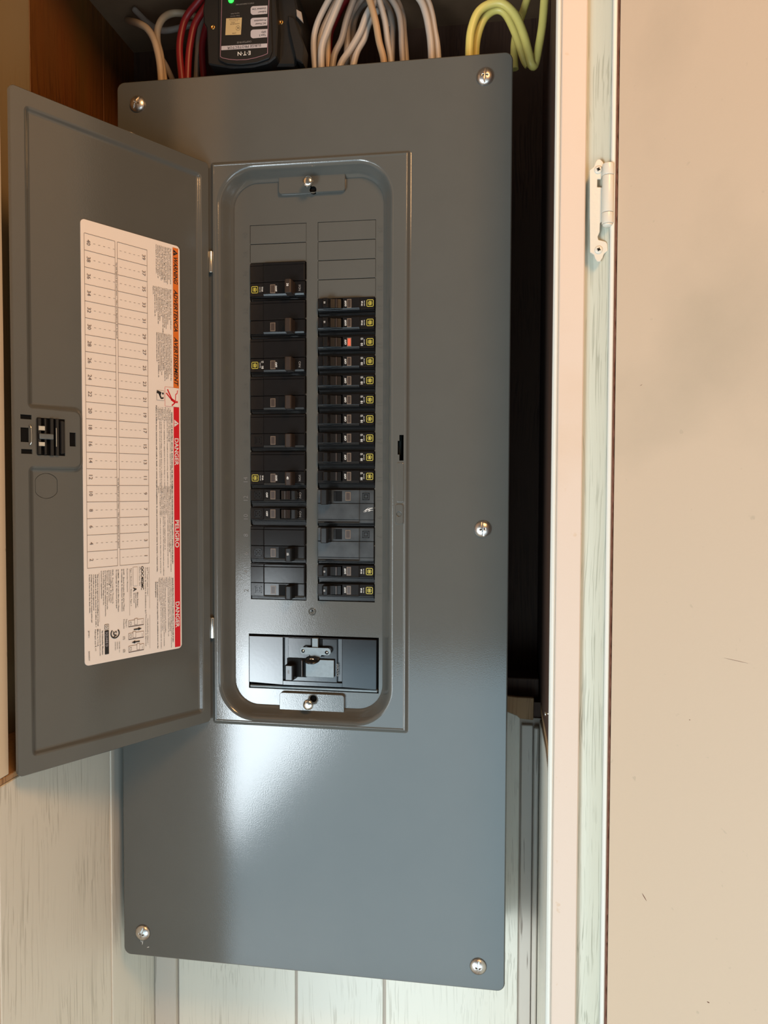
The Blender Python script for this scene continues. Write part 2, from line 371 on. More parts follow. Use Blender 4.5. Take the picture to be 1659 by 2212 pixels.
# right wall
wr = put('wall_right', B().box(XR + .006, XR + .02, -0.1095, YC, 0.0, 2.05, DARKW), kind='structure')
wpart('plank', B().prism([(-0.1095, 0.0), (YB, 0.0), (YB, 1.232), (0.06, 1.2365), (0.0, 1.2375), (-0.055, 1.2285), (-0.085, 1.2000), (-0.1095, 1.185)], XR, XR + .006, PANELW, axis='x', bev=.0005), wr)
wpart('raw_edge', B().prism([(-0.1095, 1.1880), (-0.085, 1.2035), (-0.055, 1.2320), (0.0, 1.2410), (YB, 1.2420), (YB, 1.2500), (0.0, 1.2500), (-0.06, 1.2460), (-0.1095, 1.2440)], XR + .001, XR + .006, RAWW, axis='x', bev=.0004), wr)
wpart('raw_edge', B().box(XR + .0005, XR + .006, -0.1095, -0.090, 1.2465, 2.05, RAWW, bev=.0004), wr)
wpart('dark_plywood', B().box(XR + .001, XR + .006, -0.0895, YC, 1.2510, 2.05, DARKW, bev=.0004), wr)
# room-side wall faces on both sides of the closet
put('wall_front_left', B().box(-1.3, XL - .0125, -0.352, -0.341, 0.0, 2.5, CREAM, bev=.0008), kind='structure')
put('wall_front_right', B().box(0.4612, 1.8, -0.104, -0.094, 0.0, 2.5, CREAM, bev=.0008), kind='structure')
# cavity ceiling
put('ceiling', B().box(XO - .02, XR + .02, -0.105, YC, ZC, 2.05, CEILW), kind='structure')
# face frame on the right: white edge, peach stile, woodgrain strip, white rabbet
put('trim_1', B().box(0.4168, 0.4208, -0.118, -0.110, 0.0, 2.25, WHITEP, bev=.0012), kind='structure')
b = B().box(0.4209, 0.4398, -0.1185, -0.106, 0.0, 2.25, PEACH, bev=.0008)
put('trim_2', b, kind='structure')
# curved strip, turned a little to the left
sp = []
for k in range(9):
    t = k / 8; sp.append((0.4400 + .0172 * t, -0.1125 - .0105 * t ** 1.5))
sp2 = sp + [(0.4572, -0.100), (0.4400, -0.100)]
b = B().prism(sp2, 0.0, 2.25, STRIPG, axis='z')
put('trim_3', b, kind='structure')
put('trim_4', B().box(0.4573, 0.4606, -0.1255, -0.105, 0.0, 2.25, WHITEP, bev=.0008), kind='structure')
# cabinet door standing open on the right
dr = empty('door_1', (0.4618, -0.1245, 0.0), math.radians(-40), kind='structure')
put('door_slab', B().box(0.0006, 0.62, 0.0, 0.018, 0.35, 2.25, DOORP, bev=.0006), dr, loc=(0, 0, 0))
b = B(); i = 0; z = 0.7
pts = []
while z < 2.2:
    pts.append((0.0002 + random.uniform(-.0004, .0006), z)); z += random.uniform(.002, .006)
b.prism([(-.0012, 0.7)] + pts + [(-.0012, 2.2)], -.0004, .017, REDDARK)
put('torn_edge', b, dr, loc=(0, 0, 0))
b = B()
for (px, py, l, t, a) in ((1392, 1938, .0058, .0007, -50), (1590, 1427, .016, .00022, -3), (1385, 832, .002, .0003, 30), (1490, 1555, .0008, .0006, 0), (1530, 2165, .002, .0008, 0)):
    # small scratches and nicks on the door's face: intersect the view ray with the door plane
    d = (CF + CR * ((px - IW / 2) / FPX) - CUP * ((py - IH / 2) / FPX)); R_ = Matrix.Rotation(-dr.rotation_euler.z, 3, 'Z')
    o_ = R_ @ (CPOS - dr.location); dd = R_ @ d; q = o_ + dd * (-o_.y / dd.y)
    ca, sa = math.cos(math.radians(a)), math.sin(math.radians(a))
    pp = [(q.x + (ca * u * l - sa * v * t) / 2, q.z + (sa * u * l + ca * v * t) / 2) for u, v in ((-1, 0), (-.4, -1), (.5, -.8), (1, 0), (.4, .9), (-.5, .7))]
    b.prism(pp, -.0001, .0002, REDDARK)
put('nick', b, dr, loc=(0, 0, 0))
# nail sticking out of the cut edge on the right
q = P(1181, 1544, -0.095)
put('nail', B().cyl((XR + .002, q.y, q.z + .001), (-1, 0, 0), .0007, .0075, SILVER, 10).cyl((XR - .0050, q.y, q.z + .001), (-1, 0, -.1), .0019, .0010, SILVER, 14, bev=.0002),
    label='small bright nail sticking out of the raw wood edge beside the peach stile', category='nail')

# ================================================================== CABINET HINGE
def H(X, Y, y=-0.119): return P(1080 + X / 5.184, 300 + Y / 5.184, y)
hx = H(1100, 800); hr = empty('cabinet_hinge', (hx.x, -0.119, H(1100, 1390).z), label='white painted cabinet hinge screwed to the frame strip beside the open door', category='hinge')
hl = hr.location
def hp(X, Y): q = H(X, Y); return (q.x - hl.x, q.z - hl.z)
leafpts = [hp(*a) for a in ((1003, 1285), (1000, 900), (1000, 600), (1000, 370), (1045, 335), (1065, 280), (1085, 250), (1115, 248), (1145, 275), (1165, 325), (1192, 350), (1190, 380), (1150, 405), (1130, 470), (1085, 470), (1083, 560), (1140, 560), (1230, 560), (1230, 915), (1150, 925), (1115, 960), (1110, 1060), (1088, 1110), (1095, 1145), (1175, 1165), (1195, 1190), (1200, 1270), (1160, 1300), (1140, 1350), (1115, 1388), (1085, 1390), (1062, 1360), (1045, 1310))]
put('leaf_plate', B().prism(leafpts, .0, .0016, HINGEP, bev=.0003), hr, loc=(0, -.0035, 0))
bx0, bx1 = hp(1140, 0)[0], hp(1275, 0)[0]; br = (bx1 - bx0) / 2; bcx = (bx0 + bx1) / 2
b = B()
zt, z1_, z2_, z3_ = hp(0, 385)[1], hp(0, 512)[1], hp(0, 915)[1], hp(0, 1035)[1]
put('knuckle', B().cyl((0, 0, z1_ + .0002), (0, 0, 1), br, zt - z1_, HINGEP, 28, bev=.0006), hr, loc=(bcx, -.0052, 0))
put('knuckle', B().cyl((0, 0, z2_ + .0002), (0, 0, 1), br, z1_ - z2_ - .0003, HINGEP, 28, bev=.0003), hr, loc=(bcx, -.0052, 0))
put('knuckle', B().cyl((0, 0, z3_), (0, 0, 1), br, z2_ - z3_ - .0001, HINGEP, 28, bev=.0003), hr, loc=(bcx, -.0052, 0))
put('pin_tip', B().lathe([(0, -.0024), (br * .5, -.0022), (br * .82, -.0013), (br * .9, 0), (0, .0002)], (0, 0, z3_), (0, 0, 1), HINGEP), hr, loc=(bcx, -.0052, 0))
put('door_leaf', B().box(bcx, bcx + .0052, -.0042, -.0026, z3_ + .001, zt - .0005, HINGEP, bev=.0004), hr, loc=(0, 0, 0))
for (X, Y) in ((1095, 367), (1098, 1258)):
    sx, sz = hp(X, Y)
    s = put('screw', B().lathe([(0.0031, 0), (.0030, .0004), (.0022, .0009), (.0, .0011)], (0, 0, 0), (0, -1, 0), HINGEP, 24), hr, loc=(sx, -.0035, sz))
    put('cross_slot', B().prism([Vector(p) for p in ((-.0004, -.0013), (.0004, -.0013), (.0005, -.0005), (.0013, -.0004), (.0013, .0004), (.0005, .0005), (.0004, .0013), (-.0004, .0013), (-.0005, .0005), (-.0013, .0004), (-.0013, -.0004), (-.0005, -.0005))], -.0013, -.0006, BLACKM, M=Matrix.Rotation(.35, 4, 'Y')), s, loc=(0, 0, 0))

# ================================================================== ELECTRICAL PANEL
CWD, CHT = 0.386, 0.8777
pan = empty('electrical_panel', (CWD / 2, 0.10, 1.0), label='grey metal breaker panel with its long door swung open to the left', category='electrical panel')
PL = pan.location
def ppart(name, b, parent=None, **kw):
    me = b.mesh(name); me.transform(Matrix.Translation(-PL)); return link(name, me, parent or pan, **kw)
# back box
b = B()
b.box(.013, .0145, .0025, .0990, 1.012, 1.864, BOXM).box(.3715, .373, .0025, .0990, 1.012, 1.864, BOXM)
b.box(.013, .373, .0975, .0990, 1.012, 1.864, BOXM).box(.013, .373, .0025, .0990, 1.012, 1.0135, BOXM).box(.013, .373, .0025, .0990, 1.8625, 1.864, BOXM)
ppart('enclosure', b)
# cover
OUT = rect(0.0, CWD, 1.0, 1.0 + CHT); STP = rect(0.0965, 0.2930, 1.2440, 1.7945); OPN = rect(0.1065, 0.2745, 1.2523, 1.7862)
b = B()
e = [at(outline(OUT, -0.0, .0075), .010), at(outline(OUT, 0.0, .0075), .0014), at(outline(OUT, .0004, .0075), .0004), at(outline(OUT, .0012, .0075), 0)]
b.rings(e, PAINT)
S = lambda d: outline(STP, d, .0035)
b.fill([at(outline(OUT, .0012, .0075), 0), at(S(0), 0)], PAINT)
b.rings([at(S(0), 0), at(S(.0008), -.0002), at(S(.0016), -.0009), at(S(.0023), -.0019), at(S(.0029), -.0028), at(S(.0035), -.0033), at(S(.0041), -.0034), at(S(.0046), -.0032), at(S(.0050), -.0030), at(S(.0054), -.0029)], PAINT)
Oo = lambda d: outline(OPN, d, .034, 12)
slot = [Vector(p) for p in ((.2858, 1.5285), (.2862, 1.5285), (.2862, 1.5048), (.2812 + .0018, 1.5048), (.2830, 1.5100), (.2806, 1.5100), (.2806, 1.5235), (.2830, 1.5235), (.2830, 1.5285))]
slot = [Vector((x, z)) for x, z in ((.2828, 1.5048), (.2868, 1.5048), (.2868, 1.5290), (.2828, 1.5290), (.2828, 1.5235), (.2812, 1.5235), (.2812, 1.5105), (.2828, 1.5105))]
slot = [Vector((p.x + .0004, p.y)) for p in slot]
b.fill([at(S(.0054), -.0029), at(Oo(-.0030), -.0029), at(slot, -.0029)], PAINT)
b.rings([at(slot, -.0029), at(slot, .006)], BLACKM, smooth=False)
b.rings([at(Oo(-.0030), -.0029), at(Oo(-.0018), -.0027), at(Oo(-.0006), -.0020), at(Oo(.0006), -.0008), at(Oo(.0018), .0010), at(Oo(.0032), .0036), at(Oo(.0048), .0066), at(Oo(.0064), .0092), at(Oo(.0078), .0110), at(Oo(.0088), .0119), at(Oo(.0092), .0126)], PAINT)
ppart('cover', b)
# raised features on the right rim
b = B()
def pad(x0, x1, z0, z1, y0, y1, r, lip):
    c = rect(x0, x1, z0, z1)
    b.rings([at(outline(c, -.0004, r), y0), at(outline(c, lip * .4, r), (y0 * .65 + y1 * .35)), at(outline(c, lip, r), y1)], PAINT)
    return c
c = pad(.2790, .2880, 1.4440, 1.4645, -.0028, -.0040, .0030, .0012)
b.fill([at(outline(c, .0012, .0030), -.0040), at(circle(.2832, 1.4543, .0026), -.0040)], PAINT)
b.rings([at(circle(.2832, 1.4543, .0026), -.0040), at(circle(.2832, 1.4543, .0022), -.0026)], PAINT)
b.fill([at(circle(.2832, 1.4543, .0022), -.0026)], PAINT)
ppart('padlock_boss', b)
b = B()
c = rect(.2803, .2880, 1.4648, 1.5035)
b.rings([at(outline(c, 0, .002), -.00288), at(outline(c, .0006, .002), -.0034), at(outline(c, .0012, .002), -.0036)], PAINT)
b.fill([at(outline(c, .0012, .002), -.0036)], PAINT)
ppart('latch_rib', b)
# dead front
YD = .0132; PIT = .01848; ZTOP = 1.7367; ZBOT = ZTOP - 20 * PIT
LX0, LX1, RX0, RX1 = .1318, .1890, .2003, .2575
MX0, MX1, MZ0, MZ1 = .1296, .2616, 1.2775, 1.3325
def nubbed(x0, x1, z0, z1, step, n, ysides):
    """opening whose long edges keep the small broken tabs between the slots"""
    L_ = [Vector((x0, z0)), Vector((x1, z0))]
    for k in range(1, n):
        zz = z0 + step * k
        if 'r' in ysides: w_ = random.uniform(.0002, .0008); L_ += [Vector((x1, zz - .0010)), Vector((x1 - w_, zz - .0004)), Vector((x1 - w_, zz + .0004)), Vector((x1, zz + .0010))]
    L_ += [Vector((x1, z1)), Vector((x0, z1))]
    for k in range(n - 1, 0, -1):
        zz = z0 + step * k
        if 'l' in ysides: w_ = random.uniform(.0002, .0008); L_ += [Vector((x0, zz + .0010)), Vector((x0 + w_, zz + .0004)), Vector((x0 + w_, zz - .0004)), Vector((x0, zz - .0010))]
    return L_
hl_ = nubbed(LX0, LX1, ZBOT, ZTOP, PIT, 20, 'lr'); hr_ = nubbed(RX0, RX1, ZBOT, ZTOP, PIT, 20, 'lr')
mh = [Vector(p) for p in rect(MX0, MX1, MZ0, MZ1)]
kn = circle(.1949, 1.3563, .0035, 24)
b = B()
b.fill([at([Vector(p) for p in rect(.105, .283, 1.251, 1.788)], YD), at(hl_, YD), at(hr_, YD), at(mh, YD), at(kn, YD)], PAINT)
for l in (hl_, hr_, mh, kn): b.rings([at(l, YD), at(l, YD + .0014)], PAINT, smooth=False)
for k in range(20):
    z = ZTOP - (k + .5) * PIT
    b.text(str(40 - 2 * k), (.1268, YD - .00005, z - .0005), RZ, -RX, .0046, PAINT, ext=.00018, bold=-.012)
    b.text(str(39 - 2 * k), (.2618, YD - .00005, z - .0005), -RZ, RX, .0046, PAINT, ext=.00018, bold=-.012)
for k in range(13, 20):
    z = ZTOP - (k + .5) * PIT
    b.text(str(40 - 2 * k), (.1268, YD - .0005, z - .0005), RZ, -RX, .0046, GINK, bold=-.018)
df = ppart('dead_front', b)
# knock-out fillers still in place
for side, x0, x1, n in (('l', LX0, LX1, 2), ('r', RX0, RX1, 4)):
    for k in range(n):
        z1 = ZTOP - k * PIT
        me = B().box(x0 + .0003, x1 - .0003, YD + .0002, YD + .0012, z1 - PIT + .0002, z1 - .0004, PAINT, bev=.0002)
        o = ppart('filler_plate', me, df)
# twist knob
b = B().lathe([(.0030, 0), (.0031, -.0010), (.0024, -.0014), (.0020, -.0010), (0, -.0008)], (.1949, YD + .001, 1.3563), (0, 1, 0), PAINT)
b.rings([at(circle(.1949, 1.3563, .0042, 24), YD), at(circle(.1949, 1.3563, .0038, 24), YD - .0004), at(circle(.1949, 1.3563, .0034, 24), YD)], PAINT)
b.box(.1944, .1954, YD - .0007, YD - .0003, 1.3563, 1.3585, BLACKM)
ppart('twist_knob', b, df)
# slide tabs with pins
for (px0, py0, px1, py1, qx, qy, up) in ((601, 389, 745, 412, 666, 394, 1), (603, 1500, 743, 1531, 667, 1521, -1)):
    a = P(px0, (py0 + py1) / 2, .008); c = P(px1, (py0 + py1) / 2, .008)
    z0 = 1.7640 if up > 0 else 1.2560; z1 = 1.7835 if up > 0 else 1.2755
    tabm = B()
    cr = rect(a.x, c.x, z0, z1)
    hw = .0026
    tabm.rings([at(outline(cr, 0, .003), .0125), at(outline(cr, 0, .003), .0096), at(outline(cr, .0004, .003), .0091)], PAINT)
    q = P(qx, qy, .002); zc = q.z - (.0045 if up > 0 else -.0035)
    hole = outline(rect(q.x - .0005, q.x + .0062, zc - .0034, zc + .0034), 0, .0032)
    tabm.fill([at(outline(cr, .0004, .003), .0091), at(hole, .0091)], PAINT)
    tabm.rings([at(hole, .0091), at(hole, .0120)], BLACKM, smooth=False); tabm.fill([at(hole, .0119)], BLACKM)
    t = ppart('slide_tab', tabm)
    pin = B().lathe([(0, -.0016), (.0030, -.0013), (.0048, -.0004), (.0052, .0012), (.0036, .0020), (.0020, .0022), (.0020, .011), (0, .011)], (q.x, -.0012, q.z), (0, 1, 0), SILVER)
    ppart('captive_pin', pin, t)
# main hinge knuckles at the door axis
HX, HY = 0.0972, -0.0030
for z0, z1 in ((1.6875, 1.7080), (1.3300, 1.3505)):
    ppart('hinge_knuckle', B().cyl((HX + .0006, HY, z0), (0, 0, 1), .0023, z1 - z0, SILVER, 20, bev=.0004))
# cover screws
def bool_cut(b, cutters):
    me = b.mesh('tmp'); o = link('tmp', me); cs = []
    for c in cutters:
        co = link('cut', c.mesh('cut')); cs.append(co)
        md = o.modifiers.new('b', 'BOOLEAN'); md.operation = 'DIFFERENCE'; md.solver = 'EXACT'; md.object = co
    bpy.context.view_layer.update()
    res = bpy.data.meshes.new_from_object(o.evaluated_get(bpy.context.evaluated_depsgraph_get()))
    bpy.data.objects.remove(o)
    for c in cs: bpy.data.objects.remove(c)
    return res
hd = B().lathe([(0, 0), (.0078, 0), (.0080, .0006), (.0074, .0018), (.0058, .0030), (.0034, .0039), (.0012, .0042), (0, .0042)], (0, 0, 0), (0, -1, 0), STEEL, 40)
scr = bool_cut(hd, [B().box(-.0006, .0006, -.006, -.0026, -.0070, .0070, BLACKM), B().box(-.0022, .0022, -.006, -.0030, -.0006, .0006, BLACKM)])
for p_ in scr.polygons: p_.use_smooth = abs(p_.normal.y) > .2
for (x, z, r_) in ((.0221, 1.8554, .5), (.3608, 1.8565, .05), (.0215, 1.4400, 0.3), (.3619, 1.4408, -.12), (.0209, 1.0245, .25), (.3607, 1.0228, .12)):
    o = link('cover_screw', scr, pan, loc=Vector((x, 0, z)) - PL); o.rotation_euler = (0, r_, 0)
b = B()
for (px, py, l, a) in ((308, 2036, .0055, 80), (320, 2046, .0028, 20), (305, 2033, .0025, 110)):
    q = P(px, py, 0); ca, sa = math.cos(math.radians(a)), math.sin(math.radians(a))
    b.prism([(q.x + (ca * u * l - sa * v * .0007) / 2, q.z + (sa * u * l + ca * v * .0007) / 2) for u, v in ((-1, 0), (-.3, -1), (.6, -.6), (1, 0), (.3, 1))], -.00012, .0002, WINK)
ppart('paint_chip', b)

# ---------------- the door of the panel
DZ0, DZ1, DW = 1.2470, 1.7920, 0.1925
dth = math.atan2(0.8616, 0.5076)
door = empty('door', Vector((HX, HY, DZ0)) - PL, dth, parent=pan)
# door frame: x from -DW (free edge) to 0 (hinge), z 0..DH, y>0 away from the viewer
DH = DZ1 - DZ0
def dz(z): return z - DZ0
PANO = [(-.1815, dz(1.2605)), (-.0100, dz(1.2575)), (-.0100, dz(1.7800)), (-.1815, dz(1.7800)), (-.1815, dz(1.5415)), (-.1372, dz(1.5415)), (-.1372, dz(1.4962)), (-.1815, dz(1.4962))]
Pn = lambda d: outline(PANO, d, .0048, 6)
DO = rect(-DW, -.0015, 0, DH)
slots = [(-.1873, -.1783, 1.5330, 1.5366), (-.1873, -.1808, 1.5148, 1.5263), (-.1870, -.1780, 1.5055, 1.5092), (-.1741, -.1504, 1.5048, 1.5350), (-.1464, -.1410, 1.5130, 1.5245)]
b = B()
b.rings([at(outline(DO, 0, .004), .004), at(outline(DO, 0, .004), .0006), at(outline(DO, .0006, .004), 0)], PAINT)
sl = [at([Vector(p) for p in rect(x0, x1, dz(z0), dz(z1))], 0) for x0, x1, z0, z1 in slots]
b.fill([at(outline(DO, .0006, .004), 0), at(Pn(0), 0)] + sl, PAINT)
for l in sl: b.rings([l, [v + Vector((0, .0014, 0)) for v in l]], PAINT, smooth=False)
b.rings([at(Pn(0), 0), at(Pn(.0010), .0002), at(Pn(.0022), .0010), at(Pn(.0032), .0019), at(Pn(.0042), .0024), at(Pn(.0052), .0025)], PAINT)
kc = []
for k in range(40):
    a = 2 * PI * k / 40; kc.append(Vector((-.1655 + max(-.0094, min(.0094, .0108 * math.cos(a))), dz(1.4800) + .0104 * math.sin(a))))
b.fill([at(Pn(.0052), .0025), at(kc, .0025)], PAINT)
b.rings([at(kc, .0025), at(kc, .0036)], PAINT, smooth=False)
b.fill([at(outline(DO, .0003, .004), .0042)], PAINT)   # outer skin
put('door_sheet', b, door, loc=(0, 0, 0))
kc2 = [Vector((-.1655 + (p.x + .1655) * .965, dz(1.48) + (p.y - dz(1.48)) * .965)) for p in kc]
put('knockout', B().fill([at(kc2, .0026)], PAINT).rings([at(kc2, .0026), at(kc2, .0040)], PAINT, smooth=False), door, loc=(0, 0, 0))
# latch
lt = B()
lx0, lx1, lz0, lz1 = -.1741, -.1504, dz(1.5048), dz(1.5350)
lt.box(lx0, lx1, .0010, .0030, lz0, lz1, BLACKM)
for xx, w_, h_ in ((-.1729, .0030, 0), (-.1680, .0022, .0), (-.1625, .0032, -.0006), (-.1580, .0030, -.0004), (-.1538, .0028, .0012)):
    lt.box(xx - w_ / 2, xx + w_ / 2, -.0022, .0012, lz0 + h_ + .0004, lz1 - h_ - .0004, BLACK, bev=.0005)
lt.box(-.1556, -.1508, -.0012, .0012, lz0 + .002, lz1 - .002, BLACK, bev=.0005)
lat = put('latch', lt, door, loc=(0, 0, 0))
zc = dz(1.5205)
b = B()
b.box(-.1743, -.1688, -.0032, -.0024, zc + .0040, zc + .0078, SILVER, bev=.0003)
b.box(-.1738, -.1620, -.0040, -.0026, zc - .0028, zc + .0016, ZINC, bev=.0005)
b.box(-.1743, -.1690, -.0032, -.0024, zc - .0085, zc - .0050, SILVER, bev=.0003)
b.box(-.1600, -.1592, -.0034, -.0024, zc - .0085, zc + .0068, SILVER, bev=.0002)
put('latch_spring', b, lat, loc=(0, 0, 0), label='bright metal spring clip')
b = B().tube([(-.1800, -.001, dz(1.5280)), (-.1798, -.0020, dz(1.5262)), (-.1796, -.0022, dz(1.5205)), (-.1797, -.0020, dz(1.5150)), (-.1802, -.001, dz(1.5130))], .0006, SILVER, n=8)
b.box(-.1872, -.1800, .0008, .0013, dz(1.5150), dz(1.5260), BLACKM)
put('latch_hook', b, door, loc=(0, 0, 0), label='bright wire hook')
for x0, x1, z0, z1 in (slots[0], slots[2], slots[4]): put('latch_slot', B().box(x0, x1, .0012, .0020, dz(z0), dz(z1), BLACKM), door, loc=(0, 0, 0))

# ---------------- directory label on the door
LY = .0018; ink = LY - .0003
b = B()
LB = rect(-.1338, -.0345, dz(1.3258), dz(1.7046))
nseg = 1
lo = outline(LB, 0, .0038, 6)
b.rings([at(lo, .0024), at(lo, LY)], PAPER, smooth=False); b.fill([at(lo, LY)], PAPER)
def R2(u0, u1, z0, z1, m, y=ink):   # rectangle printed on the label, u measured from the hinge
    x0, x1 = sorted((-u0, -u1)); z0, z1 = sorted((dz(z0), dz(z1)))
    b.quad([(x0, y, z0), (x1, y, z0), (x1, y, z1), (x0, y, z1)], m)
def T(t, u, z, cap, m, **k):       # text read downwards
    b.text(t, (-u, k.pop('y', ink - .0001), dz(z)), -RZ, RX, cap, m, **k)
gz0, gz1 = 1.4095, 1.6930; gp = (gz1 - gz0) / 20; LWD = .00028
for u in (.1306, .1019, .0996, .0697): R2(u, u + LWD, gz0, gz1, LINK)
for k in range(21):
    z = gz1 - gp * k
    R2(.1306, .1019, z, z + LWD, LINK); R2(.0996, .0697, z, z + LWD, LINK)
for k in range(20):
    z = gz1 - gp * (k + .5)
    T(str(40 - 2 * k), .1268, z, .0034, LINK); T(str(39 - 2 * k), .0733, z, .0034, LINK)
    for j in range(5):
        R2(.1225 - j * .0046, .1225 - j * .0046 - .0019, z, z + .00022, LINK)
        R2(.0975 - j * .0045, .0975 - j * .0045 - .0019, z, z + .00022, LINK)
vert = 'Use with Square D QO Load Centers  /  Utilice con los disyuntores QO de Square D'
T(vert, .10075, 1.6420, .0011, KINK, width=.066, res=1, bold=.01); T(vert, .10075, 1.4560, .0011, KINK, width=.062, res=1, bold=.01)
R2(.0424, .0362, 1.5625, 1.7022, ORANGE); R2(.0424, .0362, 1.3275, 1.5540, RED)
b.quad([(-.0418, ink - .0001, dz(1.7005)), (-.0418, ink - .0001, dz(1.6945)), (-.0368, ink - .0001, dz(1.6975))], KINK)
T('!', .0405, 1.6975, .0024, ORANGE, y=ink - .0002, bold=.03)
for t, z0, z1 in (('WARNING', 1.6935, 1.6685), ('ADVERTENCIA', 1.6635, 1.6245), ('AVERTISSEMENT', 1.6195, 1.5740)):
    T(t, .0393, (z0 + z1) / 2, .0042, KINK, width=z0 - z1, bold=.022, shear=.25, res=3)
for t, z0, z1 in (('DANGER', 1.5250, 1.4995), ('PELIGRO', 1.4480, 1.4220), ('DANGER', 1.3705, 1.3460)):
    T(t, .0393, (z0 + z1) / 2, .0042, WINK, width=z0 - z1, bold=.022, res=3)
b.quad([(-.0418, ink - .0001, dz(1.5425)), (-.0418, ink - .0001, dz(1.5355)), (-.0368, ink - .0001, dz(1.5390))], WINK)
T('!', .0402, 1.5390, .0026, RED, y=ink - .0002, bold=.03)
# pictogram: shock hazard, plain figure struck by a line
R2(.0518, .0362, 1.5542, 1.5722, RED); b.quad([(-.0516, ink - .0001, dz(1.5544)), (-.0364, ink - .0001, dz(1.5544)), (-.0364, ink - .0001, dz(1.5720)), (-.0516, ink - .0001, dz(1.5720))], PAPER)
def stroke(pts, wd, m, y=ink - .0002):
    for (u0, z0), (u1, z1) in zip(pts, pts[1:]):
        a = Vector((-u0, dz(z0))); c = Vector((-u1, dz(z1))); n = (c - a).normalized(); n = Vector((-n.y, n.x)) * wd / 2
        b.quad([(a.x - n.x, y, a.y - n.y), (c.x - n.x, y, c.y - n.y), (c.x + n.x, y, c.y + n.y), (a.x + n.x, y, a.y + n.y)], m)
stroke([(.0492, 1.5700), (.0440, 1.5605)], .0013, RED); stroke([(.0505, 1.5665), (.0440, 1.5600)], .0012, RED)
stroke([(.0450, 1.5612), (.0405, 1.5588)], .0024, RED); stroke([(.0405, 1.5590), (.0402, 1.5660), (.0385, 1.5670), (.0380, 1.5700)], .0008, RED)
stroke([(.0400, 1.5590), (.0445, 1.5552)], .0012, RED)
b.fill([at([Vector((-.0388, dz(1.5590))) + Vector((math.cos(t * PI / 8), math.sin(t * PI / 8))) * .0011 for t in range(16)], ink - .0002)], RED)
R2(.0608, .0528, 1.5590, 1.5682, LINK); b.quad([(-.0606, ink - .0001, dz(1.5592)), (-.0530, ink - .0001, dz(1.5592)), (-.0530, ink - .0001, dz(1.5680)), (-.0606, ink - .0001, dz(1.5680))], PAPER)
stroke([(.0606, 1.5668), (.0560, 1.5655)], .0026, KINK); stroke([(.0582, 1.5655), (.0560, 1.5608)], .0016, KINK); stroke([(.0560, 1.5608), (.0535, 1.5618)], .0014, KINK)
b.fill([at([Vector((-.0542, dz(1.5656))) + Vector((math.cos(t * PI / 8), math.sin(t * PI / 8))) * .0010 for t in range(16)], ink - .0002)], KINK)
# small print
def para(lines, u0, z0, cap, pitch, m=KINK, wid=None, bold=0.0):
    for i, t in enumerate(lines):
        if t:
            T(t, u0 + i * pitch, z0, cap, m, align='LEFT', res=1, bold=bold, width=None if wid is None else wid * len(t))
sp_ = .00088
para(['This equipment is designed and tested', 'by Square D to performance levels', 'which exceed Underwriters Laboratories', 'standards. Use of other than Square D', 'Circuit Breakers May Adversely Affect', 'Your safety and impair reliability.', 'Square D disclaims all liability for', 'damage, injury or nonperformance', 'caused by the use of or failure of', 'non-Square D circuit breakers.'], .0448, 1.7005, .0011, .00170, wid=sp_, bold=.01)
para(['Este equipo ha sido diseñado y probado por', 'Square D y supera los niveles de', 'rendimiento exigidos por Underwriters', 'Laboratories (UL). El uso de interruptores', 'automáticos que no sean de Square D puede', 'afectar su seguridad y el rendimiento del equipo', 'y anular la garantía. Square D', 'no asume responsabilidad por daños,', 'lesiones o funcionamiento indebido del', 'equipo causados por el uso', 'de interruptores que no sean de', 'Square D.'], .0448, 1.6625, .0011, .00170, wid=sp_, bold=.01)
para(['Cet appareil est conçu et vérifié par Square D à des', 'niveaux de rendement supérieurs aux normes de', 'Underwriters Laboratories (UL) et de l\'Association', 'canadienne de normalisation (CSA). L\'utilisation de', 'disjoncteurs autres que Square D risque d\'affecter la', 'sécurité de l\'utilisateur et la fiabilité.', 'Square D rejette toute responsabilité pour tout', 'dommage, blessure ou mauvais fonctionnement', 'résultant de l\'utilisation ou de la défaillance de', 'disjoncteurs autres que Square D.'], .0448, 1.6210, .0011, .00170, wid=.00082, bold=.01)
para(['HAZARD OF ELECTRIC SHOCK, EXPLOSION, OR ARC FLASH'], .0445, 1.5490, .0013, .0018, wid=.00145, bold=.02)
para(['• Apply appropriate personal protective equipment (PPE) and follow safe electrical', '  work practices. See NFPA 70E.', '• This equipment must only be installed and serviced by qualified electrical', '  personnel.', '• Turn off all power supplying this equipment before working on or inside', '  equipment.', '• Always use a properly rated voltage sensing device to confirm power is off.', '• Replace all devices, doors and covers before turning on power to this', '  equipment.'], .0462, 1.5530, .0010, .00162, wid=.00103, bold=.005)
para(['Failure to follow these instructions will result in death or serious injury.'], .0612, 1.5540, .0012, .0018, wid=.00098, bold=.02)
para(['PELIGRO DE DESCARGA ELÉCTRICA, EXPLOSIÓN O DESTELLO POR ARQUEO'], .0445, 1.4800, .0012, .0018, wid=.00118, bold=.02)
para(['• Utilice equipo de protección personal (EPP) apropiado y siga las prácticas de seguridad', '  eléctrica establecidas por su Compañía; consulte la norma NFPA 70E.', '• Solamente el personal eléctrico especializado deberá instalar y prestar servicio de', '  mantenimiento a este equipo.', '• Desenergice el equipo antes de realizar cualquier trabajo en él.', '• Siempre utilice un dispositivo detector de tensión de valor nominal adecuado para confirmar', '  la desenergización del equipo.', '• Antes de energizar el equipo, vuelva a colocar todos los dispositivos, las puertas y las', '  tapas.'], .0462, 1.4800, .0010, .00162, wid=.00090, bold=.005)
para(['El incumplimiento de estas precauciones podrá causar la muerte o lesiones serias.'], .0612, 1.4800, .0012, .0018, wid=.00098, bold=.02)
